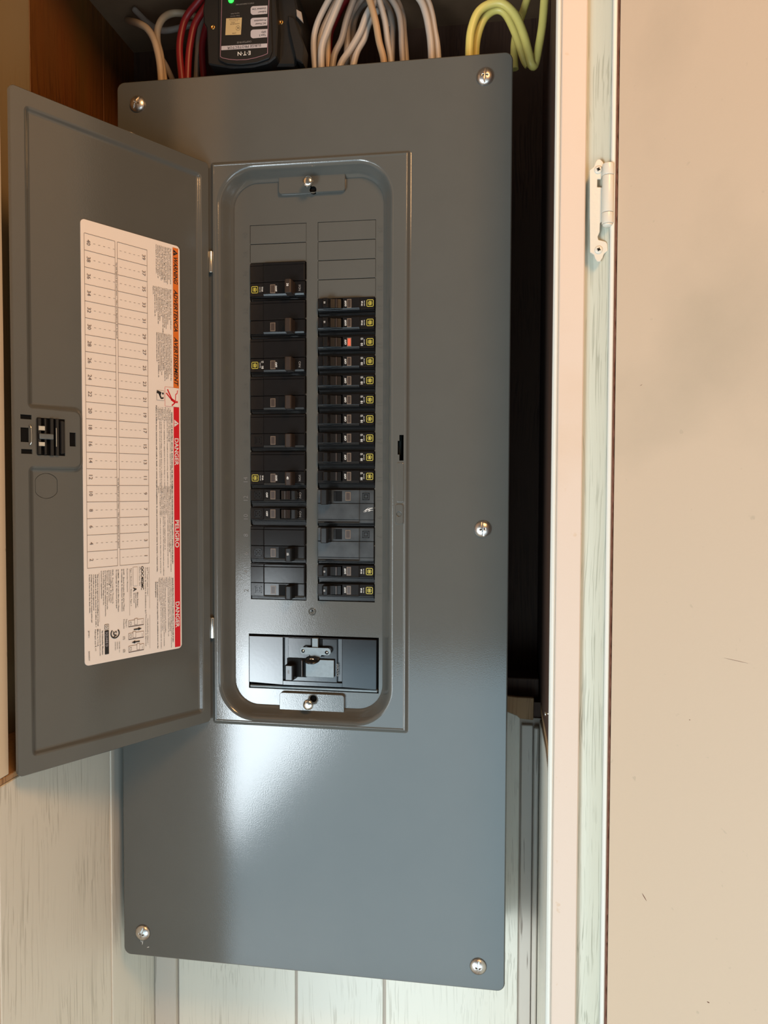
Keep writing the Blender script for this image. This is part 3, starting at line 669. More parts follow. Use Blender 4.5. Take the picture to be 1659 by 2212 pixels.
para(['RISQUE D\'ÉLECTROCUTION, D\'EXPLOSION OU D\'ÉCLAIR D\'ARC'], .0445, 1.3935, .0012, .0018, wid=.00115, bold=.02)
para(['• Portez un équipement de protection personnel (ÉPP) approprié et observez les', '  méthodes de travail électrique sécuritaire. Voir NFPA 70E.', '• Seul un personnel qualifié doit effectuer l\'installation de cet', '  appareil.', '• Coupez l\'alimentation de cet appareil avant d\'y travailler.', '• Utilisez toujours un dispositif de détection de tension à valeur nominale', '  appropriée pour s\'assurer que l\'alimentation est coupée.', '• Replacez tous les dispositifs, les portes et les couvercles avant de mettre', '  l\'appareil sous tension.'], .0462, 1.3950, .0010, .00162, wid=.00086, bold=.005)
para(['Si ces précautions ne sont pas respectées, cela entraînera la mort ou des', 'blessures graves.'], .0612, 1.3915, .0012, .0018, wid=.00085, bold=.02)
# bottom block
R2(.0697, .0699, 1.3680, 1.4060, LINK); R2(.0697, .0699, 1.3310, 1.3620, LINK)
para(['QO™ Load Center Cover /', 'Couvercle du Centre de Distribution QO™'], .0716, 1.4060, .0014, .0023, wid=.00115)
T('QOC402MC', .0772, 1.3965, .0027, KINK, width=.0215, bold=.025)
T('Series / Série: S01', .0800, 1.3985, .0012, KINK, width=.017, res=1)
R2(.0868, .0822, 1.3900, 1.4072, LINK); b.quad([(-.0866, ink - .0001, dz(1.3902)), (-.0824, ink - .0001, dz(1.3902)), (-.0824, ink - .0001, dz(1.4070)), (-.0866, ink - .0001, dz(1.4070))], PAPER)
T('A', .0850, 1.3870, .0034, KINK, bold=.03)
para(['Mains Rating /', 'Valeur nominale', 'du secteur'], .0822, 1.3840, .0011, .0018, wid=.00095, bold=.01)
T('Type 1 Enclosure / Armoire Type 1', .0888, 1.3895, .0013, KINK, width=.034, res=1)
R2(.0903, .0905, 1.3640, 1.4060, LINK)
para(['Accessories / Accesorios', '', 'QOFP - Branch breaker filler plate / Plaque', 'de remplissage du disjoncteur de dérivation', '', 'QOM2FP - Main breaker filler plate / Plaque', 'de remplissage du disjoncteur principal', '', 'PK6FL   Door Lock kit / Trousse de', '            verrouillage de porte', 'ACCD01L300CM   Cover Screw Kit /', '            Trousse de vis de couvercle', 'See Wiring Diagram for additional Accessories.', 'Voir le schéma de câblage pour les', 'accessoires supplémentaires.'], .0925, 1.4065, .0011, .00180, wid=.00088, bold=.01)
R2(.1198, .1200, 1.3620, 1.4050, LINK)
para(['This product is approved for installing in a vertical', 'wall with line at the top, bottom or in either side. /', 'Ce produit est conçu et approuvé pour', 'montage sur mur vertical ou le courant arrive par', 'le haut, le bas ou l\'un des deux côtés.'], .1213, 1.4040, .0011, .0019, wid=.00085, bold=.015)
T('Circuit breaker tripped /', .0718, 1.3470, .0012, KINK, width=.024, res=1); T('Fonctionnement du disjoncteur', .0738, 1.3470, .0012, KINK, width=.027, res=1)
for i, zc in enumerate((1.3565, 1.3450, 1.3335)):
    R2(.0918, .0762, zc - .0030, zc + .0030, LINK); b.quad([(-.0915, ink - .0001, dz(zc - .0021)), (-.0765, ink - .0001, dz(zc - .0021)), (-.0765, ink - .0001, dz(zc + .0027)), (-.0915, ink - .0001, dz(zc + .0027))], PAPER)
    hu = (.0842, .0860, .0820)[i]
    stroke([(hu, zc - .0018), (hu, zc + .0040)], .0032, LINK, ink - .00015); stroke([(hu, zc - .0014), (hu, zc + .0037)], .0025, PAPER)
    stroke([(.0905, zc - .0012), (.0890, zc - .0012), (.0890, zc + .0016), (.0905, zc + .0016), (.0905, zc - .0012)], .0003, KINK)
    T('ON', .0778, zc, .0012, KINK, res=1)
for zc, d in ((1.3507, -1), (1.3393, 1)):
    stroke([(.0835 - .0025 * (-d), zc), (.0835 + .003 * (-d), zc)], .0011, KINK)
    tip = .0835 + .0052 * d * 1; bs = .0835 + .0016 * d
    b.quad([(-tip if d < 0 else -tip, ink - .0002, dz(zc)), (-bs, ink - .0002, dz(zc - .0014)), (-bs, ink - .0002, dz(zc + .0014))], KINK)
T('Tripped /', .0938, 1.3575, .0014, KINK, res=1); T('Déclenché', .0962, 1.3570, .0014, KINK, res=1)
T('(1)', .0962, 1.3445, .0019, KINK, res=2); T('(2)', .0962, 1.3330, .0019, KINK, res=2)
# certification ring and maker's mark
cc = Vector((-.1052, dz(1.3500)))
ring = []
for k in range(29):
    a = PI / 2 - .35 + (2 * PI - 1.5) * k / 28 + 1.1; ring.append((-(cc.x + .0040 * math.cos(a)), cc.y + .0040 * math.sin(a) + DZ0))
stroke(ring, .0011, KINK); T('SA', .1053, 1.3492, .0036, KINK, bold=.02, width=.0058)
para(['CERTIFIED TO', 'CANADIAN', 'STANDARDS'], .1010, 1.3425, .0009, .0020, wid=.00085)
R2(.1152, .1112, 1.3328, 1.3540, KINK)
R2(.1152, .1112, 1.3548, 1.3592, KINK); b.quad([(-.1148, ink - .0001, dz(1.3552)), (-.1116, ink - .0001, dz(1.3552)), (-.1116, ink - .0001, dz(1.3588)), (-.1148, ink - .0001, dz(1.3588))], PAPER)
T('D', .1132, 1.3570, .0022, KINK, bold=.02, y=ink - .0002)
T('SQUARE D', .1132, 1.3460, .0020, PALE, width=.013, bold=.01)
T('by Schneider Electric', .1172, 1.3435, .0013, KINK, width=.021, bold=.015, res=1)
para(['www.Schneider-Electric.com', '   Made in U.S.A.', '   Fabriqué aux É.-U.'], .1195, 1.3560, .0012, .0022, wid=.00090, bold=.005)
T('EAV47597', .1300, 1.3340, .0013, KINK, width=.008, res=1); T('JJ39851', .1300, 1.3530, .0011, KINK, width=.006, res=1)
put('directory_label', b, door, loc=(0, 0, 0), label='off-white printed circuit directory with orange and red warning bars')

# ================================================================== BREAKERS
Wd = LX1 - LX0
def logo(b, x, z, s, m, y):
    for k, (h, t) in enumerate(((s / 2, s * .085), (s * .27, s * .085))):
        for a in ((x - h, x + h, z - h, z - h + t), (x - h, x + h, z + h - t, z + h), (x - h, x - h + t, z - h, z + h), (x + h - t, x + h, z - h, z + h)):
            b.box(a[0], a[1], y - .00006, y, a[2], a[3], m)
def breaker(side, k0, n, label, group, handle_txt='', off='', ka='', lg='', on='', hpos='low', win=None, hmat=None, face=None):
    """side -1 left column, +1 right; k0 = first slot from the top; n = slots"""
    zt = ZTOP - k0 * PIT; zb = zt - n * PIT
    xi = LX1 if side < 0 else RX0          # inner edge
    root = empty('circuit_breaker', (xi + side * Wd / 2, YD + .012, zb), label=label, category='circuit breaker', group=group)
    rl = root.location
    X = lambda f: xi + side * f * Wd - rl.x
    Y = lambda y: y - rl.y
    Z = lambda p: p * PIT
    def bx(b, f0, f1, y0, y1, p0, p1, m, bev=0.0):
        x0, x1 = sorted((X(f0), X(f1))); b.box(x0, x1, Y(y0), Y(y1), Z(p0), Z(p1), m, bev=bev)
    def tx(b, t, f, p, cap, m, y, width=None, bold=.01):
        b.text(t, (X(f), Y(y), Z(p)), Vector((0, 0, side)), Vector((-side, 0, 0)), cap, m, width=width, bold=bold, res=2)
    if n == 1: f0, f1 = .34, .965; hp0, hp1 = f0, f1; cz = (f0 + f1) / 2
    elif hpos == 'low': f0, f1 = .21, 1.94; hp0, hp1 = .21, .93; cz = .56
    else: f0, f1 = .20, 1.94; hp0, hp1 = 1.25, 1.94; cz = 1.60
    YF = .0088
    body = B()
    # case with shoulders
    bx(body, .004, .996, .0160, YD + .012, .01, n - .01, BLACK)
    bx(body, .012, .985, .0140, .0165, f0 - .17, f0 - .09, BLACK, .0002)
    bx(body, .012, .985, .0128, .0165, f0 - .07, f0 - .01, BLACK, .0002)
    if n == 2: bx(body, .012, .985, .0128, .0165, f1, f1 + .045, BLACK, .0002)
    out = [(.012, .0165), (.012, .0096), (.022, YF), (.735, YF), (.75, .0100), (.985, .0104), (.985, .0165)]
    def prof(p0, p1, m, dy=0):
        pts = [(X(f), Y(y + dy)) for f, y in out]
        body.prism(pts, Z(p0), Z(p1), face or m, axis='z', bev=.00035)
    if n == 1: prof(f0, f1, SHEEN)
    elif hpos == 'low': prof(f0, .92, SHEEN, .0006); prof(.94, 1.80, SHEEN); prof(1.81, f1, SHEEN, .0005)
    else: prof(1.24, f1, SHEEN, .0006); prof(.38, 1.22, SHEEN); prof(f0, .37, SHEEN, .0005)
    # lower lip
    xa, xb = sorted((X(.025), X(.735)))
    body.prism([(Y(YF + .0006), Z(f0) - .0003), (Y(YF - .0002), Z(f0) + .0011), (Y(YF - .0003), Z(f0) + .0013), (Y(YF + .0005), Z(f0) + .0014)], xa, xb, BLACK, axis='x')
    put('body', body, root, loc=(0, 0, 0))
    yy = (YF - .0001) if n == 1 else (YF + .0005)
    yo = .0103 - .0003 if n == 1 else .0103 + .0003
    # trip window
    wf = (.525, .600) if n == 1 and win != 'in' else (.53, .62)
    if n == 2 and side > 0: wf = (.50, .59)
    wb_ = B(); bx(wb_, wf[0], wf[1], yy - .0002, yy + .0003, cz - .23, cz + .23, BEIGE, .0001)
    bx(wb_, wf[0] + .012, wf[1] - .012, yy - .0003, yy, cz - .19, cz + .19, REDW if win == 'red' else BEIGED)
    put('trip_window', wb_, root, loc=(0, 0, 0), **({'label': 'red trip window'} if win == 'red' else {}))
    # toggle; flat matte-black plates paint in the shade of its recess
    hb = B()
    if n == 1:
        bx(hb, .115, .45, yy - .0001, yy + .0006, cz - .27, cz + .27, BLACKM)
        bx(hb, .26, .45, yy - .0001, yy + .0007, cz - .29, cz + .29, BLACKM)
        pts = [(X(f), Y(y)) for f, y in ((.12, .0105), (.118, .0030), (.15, .0014), (.215, .0016), (.25, .0052), (.31, .0068), (.37, .0074), (.43, .0085), (.44, .0105))]
        hb.prism(pts, Z(cz - .24), Z(cz + .24), BLACK, axis='z', bev=.0003)
        bx(hb, .335, .365, .0062, .0075, cz - .23, cz + .23, BROWN, .0003)
    else:
        h0, h1 = (.185, .315) if side < 0 else (.105, .25)
        s0, s1 = (.325, .475) if side < 0 else (.31, .44)
        bx(hb, s0, s1, yy - .0002, yy + .0005, hp0 + .08, hp1 - .06, BLACKM)
        bx(hb, s0 - .01, s0 + .02, yy - .0005, yy + .0005, hp0 + .10, hp1 - .08, BLACK)
        a, c = (hp0 - .04, hp1 - .06) if side < 0 else (hp0 - .08, hp1 + .02)
        pts = [(X(f), Y(y)) for f, y in ((h0, .0100), (h0 + .004, -.0020), (h0 + .02, -.0034), (h1 - .03, -.0036), (h1 - .004, -.0018), (h1 + .01, .0100))]
        hb.prism(pts, Z(a), Z(c), hmat or BROWN, axis='z', bev=.0005)
    put('toggle', hb, root, loc=(0, 0, 0))
    # printing
    pb = B(); any_ = False
    if lg:
        s = .0068
        fl = .915 if n == 1 else .90
        if lg == 'y': logo(pb, X(fl), Z(cz), s, YEL, Y(yo) - .0002); pb.box(X(fl) - s * .09, X(fl) + s * .09, Y(yo) - .0003, Y(yo), Z(cz) - s * .15, Z(cz) + s * .15, YEL)
        if lg == 'e': logo(pb, X(.85), Z(cz), s * 1.0, BLACK, Y(yo) - .0002)
        any_ = True
    if ka:
        fk = .775 if n == 1 else .765
        tx(pb, '10 kA' if ka == 'kA' else '10', fk, cz - (0 if ka == 'kA' else .12), .0016 if ka == 'kA' else .0021, WINK, yo - .0003, width=.0046 if ka == 'kA' else .0026, bold=.02)
        if ka != 'kA': tx(pb, 'kA', fk - .01, cz + .17, .0012, WINK, yo - .0003); tx(pb, '240', fk + .015, cz + .17, .0008, WINK, yo - .0003)
        tx(pb, 'HACR TYPE', fk + .042, cz, .0008, WINK, yo - .0003, width=.0050)
        any_ = True
    hx_ = .50 if n == 1 else .515
    if n == 1 and win == 'in': hx_ = .68
    if off: tx(pb, off, hx_, cz, .0017, WINK, yy - .0003, width=.0056 if '/' in off else .0050, bold=.02); any_ = True
    if on: tx(pb, on, .10 if n == 2 else .09, cz, .0021, GINK, yy - .0003, width=.0058); any_ = True
    if handle_txt:
        if n == 1: tx(pb, handle_txt, .165, cz, .0016, WINK, .0013)
        else: tx(pb, handle_txt, .25 if side < 0 else .18, cz, .0020, WINK, -.0040, bold=.02)
        any_ = True
    if any_: put('markings', pb, root, loc=(0, 0, 0), kind='stuff')
    return root
GL = 'two-pole breakers of the left column'; GL1 = 'single breakers of the left column'; GR = 'single breakers of the right column'; GR2 = 'two-pole breakers of the right column'
breaker(-1, 2, 2, 'topmost black two-pole breaker of the left column, toggle marked 30', GL, '30', 'O/OFF', 'kA', 'y', 'I/ON')
breaker(-1, 4, 2, 'unmarked black two-pole breaker directly below the one marked 30', GL)
breaker(-1, 6, 2, 'black two-pole breaker with yellow square logo, OFF and ON, third in left column', GL, '', 'OFF', '10', 'y', 'ON')
breaker(-1, 8, 2, 'unmarked black two-pole breaker, fourth from the top of the left column', GL)
breaker(-1, 10, 2, 'black two-pole breaker with faint square emblem just above the one marked 40', GL, lg='e')
breaker(-1, 12, 2, 'black two-pole breaker with toggle marked 40 beside stamped number 14', GL, '40', 'O/OFF', 'kA', 'y', 'I/ON')
breaker(-1, 14, 1, 'upper of the two slim breakers below the one marked 40, in the left column', GL1, off='OFF', on='ON', lg='e', win='in')
breaker(-1, 15, 1, 'lower of the two slim breakers, just above the glossy two-pole one in the left column', GL1, off='OFF', on='ON', lg='e', win='in')
breaker(-1, 16, 2, 'glossy two-pole breaker beside stamped numbers 8 and 6', GL, '15', lg='e', hmat=BLACK)
breaker(-1, 18, 2, 'lowest two-pole breaker of the left column beside numbers 4 and 2', GL, lg='e', hmat=BLACK)
ords = ('uppermost', 'second', 'third', 'fourth', 'fifth', 'sixth', 'seventh', 'eighth', 'ninth', 'tenth')
for i in range(10):
    if i < 2: breaker(1, 4 + i, 1, '%s single breaker of the right column, toggle marked 15' % ords[i], GR, '15', 'O/OFF', 'kA', 'y')
    elif i == 2: breaker(1, 6, 1, 'single breaker of the right column showing a red trip window', GR, '', 'OFF', '10', 'y', win='red')
    else: breaker(1, 4 + i, 1, '%s single breaker from the top of the right column, with yellow square logo' % ords[i], GR, '', 'OFF', '10', 'y')
breaker(1, 14, 2, 'grey-black two-pole breaker with white scratches beside numbers 11 and 9', GR2, lg='e', hpos='high', hmat=BLACK, face=DUSTY)
breaker(1, 16, 2, 'scuffed two-pole breaker with pale dust beside numbers 7 and 5', GR2, lg='e', hpos='high', hmat=BLACK, face=DUSTY)
breaker(1, 18, 1, 'single breaker marked 15, second from the bottom of the right column', GR, '15', 'O/OFF', 'kA', 'y')
breaker(1, 19, 1, 'lowest single breaker of the right column, marked 15, beside number 1', GR, '15', 'O/OFF', 'kA', 'y')

# ---------------- main breaker
mb = empty('main_breaker', (.1956, YD + .014, MZ0), label='wide black main breaker in its own opening below the two columns', category='circuit breaker')
ml = mb.location
def mp_(name, b, parent=None, **kw):
    me = b.mesh(name); me.transform(Matrix.Translation(-ml)); return link(name, me, parent or mb, **kw)
GX = lambda px: P(px, 1430, .009).x
GZ = lambda py, px=680: P(px, py, .009).z
b = B().box(MX0 + .0006, MX1 - .0006, .0165, YD + .014, MZ0 + .0005, MZ1 - .0005, BLACKM)
c0, c1, zt_, zb_ = GX(611), GX(738), GZ(1380), GZ(1474)
top = MZ1 - .0015; bot = MZ0 + .0052
b.prism([(MX0 + .0012, bot + .0015), (c0, bot), (c0, top), (MX0 + .0012, top)], .0100, .020, SHEEN, bev=.0005)
b.prism([(c1, bot), (MX1 - .0016, bot - .001), (MX1 - .0016, top), (c1, top)], .0100, .020, SHEEN, bev=.0005)
b.box(c0 - .0005, c1 + .0005, .0104, .020, zt_, top, SHEEN, bev=.0003).box(c0 - .0005, c1 + .0005, .0104, .020, bot, zb_, SHEEN, bev=.0003)
b.box(c0, c1, .0135, .020, zb_, zt_, BLACK)
b.box(c0 + .0050, c1 - .0050, .0108, .0145, zb_ + .0002, zt_ - .0002, SHEEN, bev=.0003)
b.box(MX0 + .001, MX1 - .001, .0125, .0170, MZ0 + .0008, MZ0 + .0036, ZINC, bev=.0008)
mp_('case', b)
b = B().box(GX(620), GX(662), .0090, .0110, GZ(1464), GZ(1424), BLACKM)
b.prism([(GX(620), .0105), (GX(620), .0010), (GX(622), -.0005), (GX(636), -.0005), (GX(639), .0015), (GX(641), .0105)], GZ(1465, 630), GZ(1433, 630), BLACK, axis='z', bev=.0005)
b.box(GX(652), GX(655), .0060, .0100, GZ(1462), GZ(1426), BROWN, bev=.0004)
b.text('200', (GX(628.5), -.0008, GZ(1449)), RZ, -RX, .0018, GINK)
mp_('toggle', b)
b = B()
b.box(GX(675), GX(688), .0068, .0105, GZ(1398), zt_ + .0010, ZINC, bev=.0003)
b.box(GX(670.5), GX(675.2), .0103, .0109, GZ(1398), zt_ - .0003, BLACKM); b.box(GX(688), GX(696), .0103, .0109, GZ(1398), zt_ - .0003, BLACKM)
cr = outline(rect(GX(650.5), GX(716), GZ(1412.5), GZ(1397.5)), 0, .0032, 8)
h1_, h2_ = circle(GX(656.5), GZ(1405.5), .0019, 20), circle(GX(707.5), GZ(1407), .0019, 20)
b.fill([at(cr, .0052), at(h1_, .0052), at(h2_, .0052)], ZINC); b.rings([at(cr, .0052), at(cr, .0064)], ZINC, smooth=False)
b.prism([(GX(673), GZ(1419)), (GX(693), GZ(1419)), (GX(697), GZ(1411)), (GX(671), GZ(1411))], .0054, .0066, ZINC)
b.fill([at(h1_, .0066)], BLACKM); b.fill([at(h2_, .0066)], BLACKM)
for hx_, hz_ in ((656.5, 1405.5), (707.5, 1407)): b.lathe([(.0011, 0), (.0009, .0003), (0, .0005)], (GX(hx_), .0064, GZ(hz_)), (0, -1, 0), SILVER, 16)
b.box(GX(661), GX(722), .0076, .0090, GZ(1462), GZ(1424), ZINC, bev=.0003)
b.lathe([(.0, -.0005), (.0070, -.0003), (.0078, .0004), (.0072, .0012), (.0045, .0022), (0, .0022)], (GX(678), .0020, GZ(1423)), (0.0, -.35, 1), BLACK, 32)
b.lathe([(.0032, 0), (.0028, .0006), (0, .0009)], (GX(678), .0000, GZ(1424)), (0, -1, 0), SILVER, 20)
mp_('lock_plate', b, label='dull metal padlock bracket')
b = B().text('O/OFF', (GX(728.5), .0105, GZ(1446)), RZ, -RX, .0019, GINK, width=.0125, ext=.00025)
mp_('embossed_text', b)
# scratches on the 11-9 breaker face
for o in list(COL.objects):
    if o.get('label', '').startswith('grey-black two-pole'):
        b = B()
        for (a, c) in (((1178, 855), (1235, 812)), ((1182, 858), (1262, 835)), ((1190, 848), (1270, 812)), ((1195, 850), (1250, 845)), ((1230, 820), (1272, 822)), ((1215, 835), (1272, 840))):
            p0 = P(500 + a[0] / 4.1475, 900 + a[1] / 4.1475, .0099); p1 = P(500 + c[0] / 4.1475, 900 + c[1] / 4.1475, .0099)
            q0 = p0 - o.location; q1 = p1 - o.location; n = (q1 - q0).normalized(); n = Vector((-n.z, 0, n.x)) * .0003; mid = (q0 + q1) / 2
            b.quad([q0, mid - n, q1, mid + n], WINK)
        put('scratch', b, o, loc=(0, 0, 0))

# ================================================================== SURGE PROTECTOR
sg = empty('surge_protector', (.125, .06, 1.8655), label='black surge protector with upside-down face label, standing above the grey panel', category='surge protector')
sl_ = sg.location
def spart(name, b, parent=None, **kw):
    me = b.mesh(name); me.transform(Matrix.Translation(-sl_)); return link(name, me, parent or sg, **kw)
YS = .016
SBLACK = mat('surge_housing_black', (0.012, 0.012, 0.012), rough=.5, spec=.35, bump=.1, bscale=600)
q = lambda px, py, y=YS: (P(px, py, y).x, P(px, py, y).z)
b = B()
hs = [q(449, 138), q(462, 141), q(500, 147), q(545, 145), q(580, 136), q(597, 122), q(600, 60), q(592, -40), q(447, -30), q(438, 20), q(440, 50), q(446, 60)]
b.prism(hs, YS, .085, SBLACK, bev=.0012)
b.prism([q(474, 131, .014), q(490, 138, .014), q(520, 140.5, .014), q(555, 136, .014), q(582, 126, .014), q(588, 110, .014), q(583, -40, .014), q(472, -30, .014), q(472, 125, .014)], .0135, .017, SBLACK, bev=.0006)
b.prism([q(594, 145, .03), q(640, 145, .03), q(652, 60, .03), q(632, -40, .03), q(588, -40, .03)], .0275, .088, SBLACK, bev=.002)
b.box(.098, .150, .040, .075, 1.8655, 1.905, BLACKM, bev=.001)
spart('housing', b)
b = B()
b.prism([q(622, 35, .024), q(636, 40, .024), q(658, 100, .024), q(655, 140, .024), q(640, 130, .024), q(626, 70, .024)], .022, .040, SBLACK, bev=.001)
spart('side_clip', b)
b = B().prism([q(640, 20, .024), q(651, 26, .024), q(655, 49, .024), q(641, 35, .024)], .0235, .026, WIREG, bev=.0004)
spart('pale_tag', b)
YF2 = .0132
f = lambda X_, Y_, y=YF2: P(430 + X_ / 6.9125, Y_ / 6.9125, y)
b = B()
def fq(pts, m, y=YF2): b.quad([f(X_, Y_, y) for X_, Y_ in pts], m)
def line(pts, wd, m):
    for (a, c) in zip(pts, pts[1:]):
        p0, p1 = f(*a), f(*c); n = (p1 - p0).normalized(); n = Vector((-n.z, 0, n.x)) * wd / 2
        b.quad([p0 - n, p1 - n, p1 + n, p0 + n], m)
line([(340, -60), (318, 845), (350, 865), (450, 885), (560, 895), (700, 890), (830, 865), (950, 830), (1022, 800), (1025, 600), (1045, -60)], .0005, PINK)
fq([(332, 750), (1015, 708), (1018, 648), (334, 688)], PALE)
def ft(t, X_, Y_, cap, m, wd=None, align='CENTER', **k):
    o_ = f(X_, Y_, YF2 - .0001); r_ = (f(X_ - 200, Y_ + 10, YF2 - .0001) - o_).normalized(); r_ = Vector((-1, 0, 0.0))
    b.text(t, o_, r_, Vector((0, 0, -1)), cap, m, width=wd, align=align, **k)
ft('SURGE PROTECTOR', 672, 697, .0024, KINK, .0345, bold=.008)
ft('E·T·N', 672, 797, .0038, WINK, .0130, bold=.008)
ft('CHSPT2SURGE', 675, 628, .0017, GINK, .0150, res=1)
for y0, t1, t2, w1, w2 in ((80, 'Outdoor Use', 'Indoor/', .0140, .0080), (255, 'Protection', 'AC Power', .0120, .0110), (430, 'SPD', 'Type 2', .0048, .0070)):
    pl = []
    for k in range(7):
        a = PI / 2 * k / 6; pl.append((812 - 42 * math.sin(a), y0 + 52 - 40 * math.cos(a)))
    for k in range(7):
        a = PI / 2 * k / 6; pl.append((812 - 42 * math.cos(a), y0 + 102 + 40 * math.sin(a)))
    fq([(1022, y0 + 2)] + pl + [(1018, y0 + 125)], PALE)
    ft(t1, 1000, y0 + 43, .0016, KINK, w1, align='LEFT', bold=.02, res=2); ft(t2, 1000, y0 + 92, .0016, KINK, w2, align='LEFT', bold=.02, res=2)
fq([(405, 275), (640, 262), (625, 518), (392, 525)], GOLD)
ft('UL', 583, 420, .0017, KINK, .0022, bold=.03)
line([(583 + 32 * math.cos(2 * PI * k / 20), 420 + 36 * math.sin(2 * PI * k / 20)) for k in range(21)], .0003, KINK)
ft('LISTED', 522, 497, .0011, KINK, .0040, res=1); ft('SURGE PROTECTIVE', 535, 357, .0011, KINK, .0095, res=1); ft('DEVICE', 505, 338, .0010, KINK, .004, res=1); ft('E 316410', 520, 312, .0009, LINK, .0075, res=1); ft('TYPE 2 SPD CLASS', 530, 287, .0009, KINK, .0110, res=1)
ft('Surge Current', 605, 235, .0012, GINK, .0095, align='LEFT', res=1); ft('Capacity 36kA', 605, 197, .0012, GINK, .0090, align='LEFT', res=1)
ft('STATUS INDICATORS', 685, 58, .0013, GINK, .0185, res=1)
spart('face_label', b, label='black label with white upside-down print and a gold square')
for X_, Y_, yy in ((207, 408, .016), (1225, 335, .0275)):
    c = P(430 + X_ / 6.9125, Y_ / 6.9125, yy)
    spart('brass_screw', B().lathe([(.0024, 0), (.0023, .0006), (.0012, .0010), (.0010, .0004), (0, .0003)], c, (0, -1, 0), BRASS, 20))
c = f(478, 3)
spart('indicator_light', B().lathe([(.0028, 0), (.0026, .0008), (.0015, .0015), (0, .0018)], c, (0, -1, 0), GREEN, 20), label='glowing green indicator light')

# ================================================================== CABLES
def cable(name, pts, r, m, label, group, flat=1.0, cat='cable'):
    """pts: (px, py, y) followed through the cavity above the panel"""
    V = [P(a, c, y) for a, c, y in pts]
    V[-1] = V[-1] if len(pts[-1]) == 3 else V[-1]
    b = B().tube(V, r, m, n=12, sub=6, flat=flat)
    return put(name, b, label=label, category=cat, group=group)
GW = 'white sheathed cables entering the panel top'; GRD = 'red cables beside the surge protector'; GY = 'yellow cables at the right corner'; GC = 'cream cables at the left of the cavity'
cable('cable', [(262, 40, .185), (276, 44, .12), (288, 47, .075), (302, 52, .055), (318, 62, .05), (332, 84, .05), (341, 115, .05), (346, 145, .05), (349, 185, .05)], .0036, WIREC, 'cream cable poking from the cavity ceiling, leftmost of all cables', GC)
cable('cable', [(450, 55, .085), (425, 38, .08), (400, 30, .075), (372, 29, .07), (352, 40, .064), (341, 62, .062), (340, 90, .062), (347, 120, .062), (356, 185, .062)], .0036, WIREC, 'cream cable arching over to join the leftmost one', GC)
cable('cable', [(455, 48, .092), (420, 52, .092), (390, 60, .092), (350, 66, .092), (320, 50, .094), (290, 20, .096)], .0034, WIREG, 'dull grey cable running sideways behind the cream ones', GC)
cable('cable', [(345, 120, .085), (360, 145, .085), (378, 185, .085)], .0030, WIREG, 'short dull grey cable slanting down behind the cream ones', GC)
cable('cable', [(452, -25, .04), (425, 8, .045), (402, 38, .05), (391, 75, .05), (388, 115, .05), (394, 180, .05)], .0036, WIRER, 'outermost red cable, leftmost of the reds', GRD)
cable('cable', [(462, -15, .05), (440, 20, .05), (420, 55, .052), (411, 95, .052), (407, 130, .052), (405, 180, .052)], .0036, WIRER, 'middle red cable between its two neighbours', GRD)
cable('cable', [(470, 10, .065), (450, 45, .065), (439, 85, .065), (437, 120, .065), (442, 180, .065)], .0036, WIRER, 'red cable tucked closest to the surge protector', GRD)
cable('cable', [(440, 30, .08), (430, 80, .08), (427, 120, .08), (424, 180, .08)], .0032, WIREG, 'thin pale grey cable showing between the red ones', GRD)
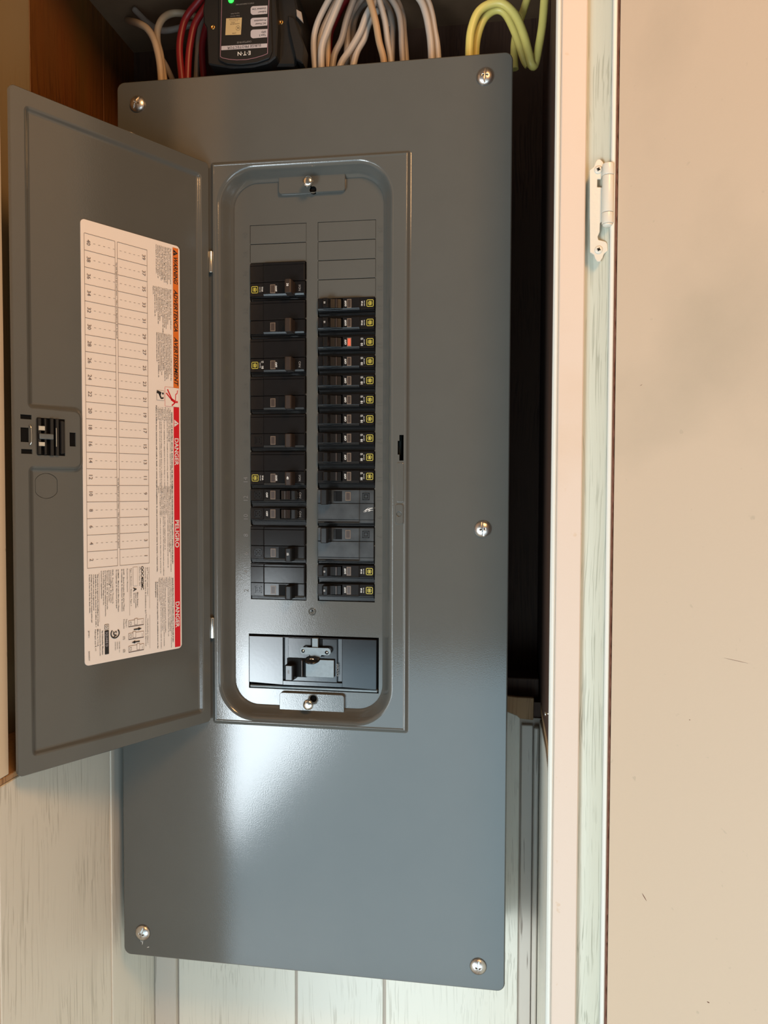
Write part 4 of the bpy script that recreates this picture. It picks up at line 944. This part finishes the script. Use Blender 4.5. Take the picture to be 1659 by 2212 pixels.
Wc = [
 ([(728, -30, .045), (702, 15, .045), (684, 55, .045), (677, 95, .045), (681, 160, .045)], .0031, WIREW, 'white cable bowing farthest left, next to the surge protector'),
 ([(736, -20, .055), (712, 30, .055), (695, 70, .055), (690, 105, .055), (690, 160, .055)], .0031, WIREW, 'white cable second from the surge protector'),
 ([(745, -25, .04), (722, 30, .04), (706, 70, .04), (695, 105, .04), (694, 160, .04)], .0036, WIREW, 'brightest thick white cable in the bunch beside the surge protector'),
 ([(732, 5, .062), (712, 60, .062), (708, 100, .062), (710, 160, .062)], .0030, WIRET, 'tan cable at the right of the bunch beside the surge protector'),
 ([(775, -30, .06), (760, 10, .06), (748, 45, .06), (738, 85, .06), (722, 120, .06), (716, 165, .06)], .0034, WIREG, 'grey cable running down left of the double arch'),
 ([(795, -20, .07), (768, 15, .07), (752, 50, .07), (750, 90, .07), (748, 160, .07)], .0034, WIREG, 'straight grey cable behind the slanting white pair'),
 ([(842, 60, .085), (828, 20, .085), (805, 2, .085), (780, 15, .085), (766, 45, .085), (762, 80, .085), (755, 150, .085)], .0030, WIREG, 'dim grey cable looping at the back of the arch'),
 ([(826, -10, .05), (806, 10, .05), (791, 35, .05), (778, 70, .05), (758, 105, .05), (738, 135, .05), (728, 165, .05)], .0034, WIREW, 'white cable slanting farthest down to the left from the arch'),
 ([(830, 15, .056), (808, 30, .056), (795, 55, .056), (786, 85, .056), (770, 115, .056), (758, 165, .056)], .0034, WIREW, 'white cable slanting just right of its twin under the arch'),
 ([(788, -30, .04), (803, 15, .04), (812, 50, .04), (819, 90, .04), (828, 125, .04), (832, 165, .04)], .0034, WIRET, 'tan cable in the middle of the row, front of the crossing'),
 ([(808, -30, .048), (822, 10, .048), (832, 50, .048), (837, 90, .048), (843, 125, .048), (846, 165, .048)], .0031, WIREW, 'slim white cable running just right of the tan one'),
 ([(815, -20, .075), (838, 15, .075), (848, 50, .075), (848, 90, .075), (846, 160, .075)], .0030, WIREG, 'dim grey cable behind the slim white one'),
 ([(822, -25, .06), (848, 2, .06), (862, 30, .06), (867, 65, .06), (868, 100, .06), (872, 165, .06)], .0032, WIREG, 'grey cable of the outer arch, left one of its pair'),
 ([(832, -30, .068), (858, 2, .068), (870, 35, .068), (873, 70, .068), (876, 105, .068), (880, 165, .068)], .0030, WIREG, 'grey cable of the outer arch, right one of its pair'),
 ([(885, -25, .045), (908, 0, .045), (920, 30, .045), (927, 65, .045), (931, 100, .045), (933, 160, .045)], .0035, WIREW, 'white cable standing apart, left one of the lone pair'),
 ([(900, -25, .05), (922, 0, .05), (932, 30, .05), (938, 65, .05), (944, 100, .05), (948, 160, .05)], .0035, WIREW, 'white cable standing apart, right one of the lone pair'),
]
for pts, r, mm, lb in Wc: cable('cable', pts, r, mm, lb, GW)
cable('cable', [(770, -25, .09), (742, 10, .09), (722, 50, .09), (712, 80, .09), (708, 150, .09)], .0036, WIRER, 'dark red cable half hidden behind the white bunch', GRD)
Yc = [
 ([(1014, 150, .040), (1014, 105, .040), (1018, 65, .040), (1032, 28, .040), (1056, 10, .040), (1085, 8, .040), (1112, 32, .040), (1130, 72, .040), (1141, 112, .040), (1147, 138, .042), (1155, 140, .046), (1163, 105, .047), (1172, 50, .047), (1178, -25, .047)], .0041, WIREY, 'outermost yellow cable of the loop, running up at the far right'),
 ([(1028, 150, .050), (1028, 105, .050), (1034, 70, .050), (1048, 38, .050), (1070, 22, .050), (1090, 28, .050), (1108, 60, .050), (1122, 98, .050), (1133, 130, .052), (1141, 142, .053)], .0038, WIREY, 'inner yellow cable of the loop with faint dark print'),
 ([(1112, 150, .060), (1111, 100, .060), (1118, 60, .060), (1130, 25, .060), (1146, -25, .060)], .0038, WIREY, 'yellow cable rising behind the right leg of the loop'),
]
for pts, r, mm, lb in Yc: cable('cable', pts, r, mm, lb, GY)
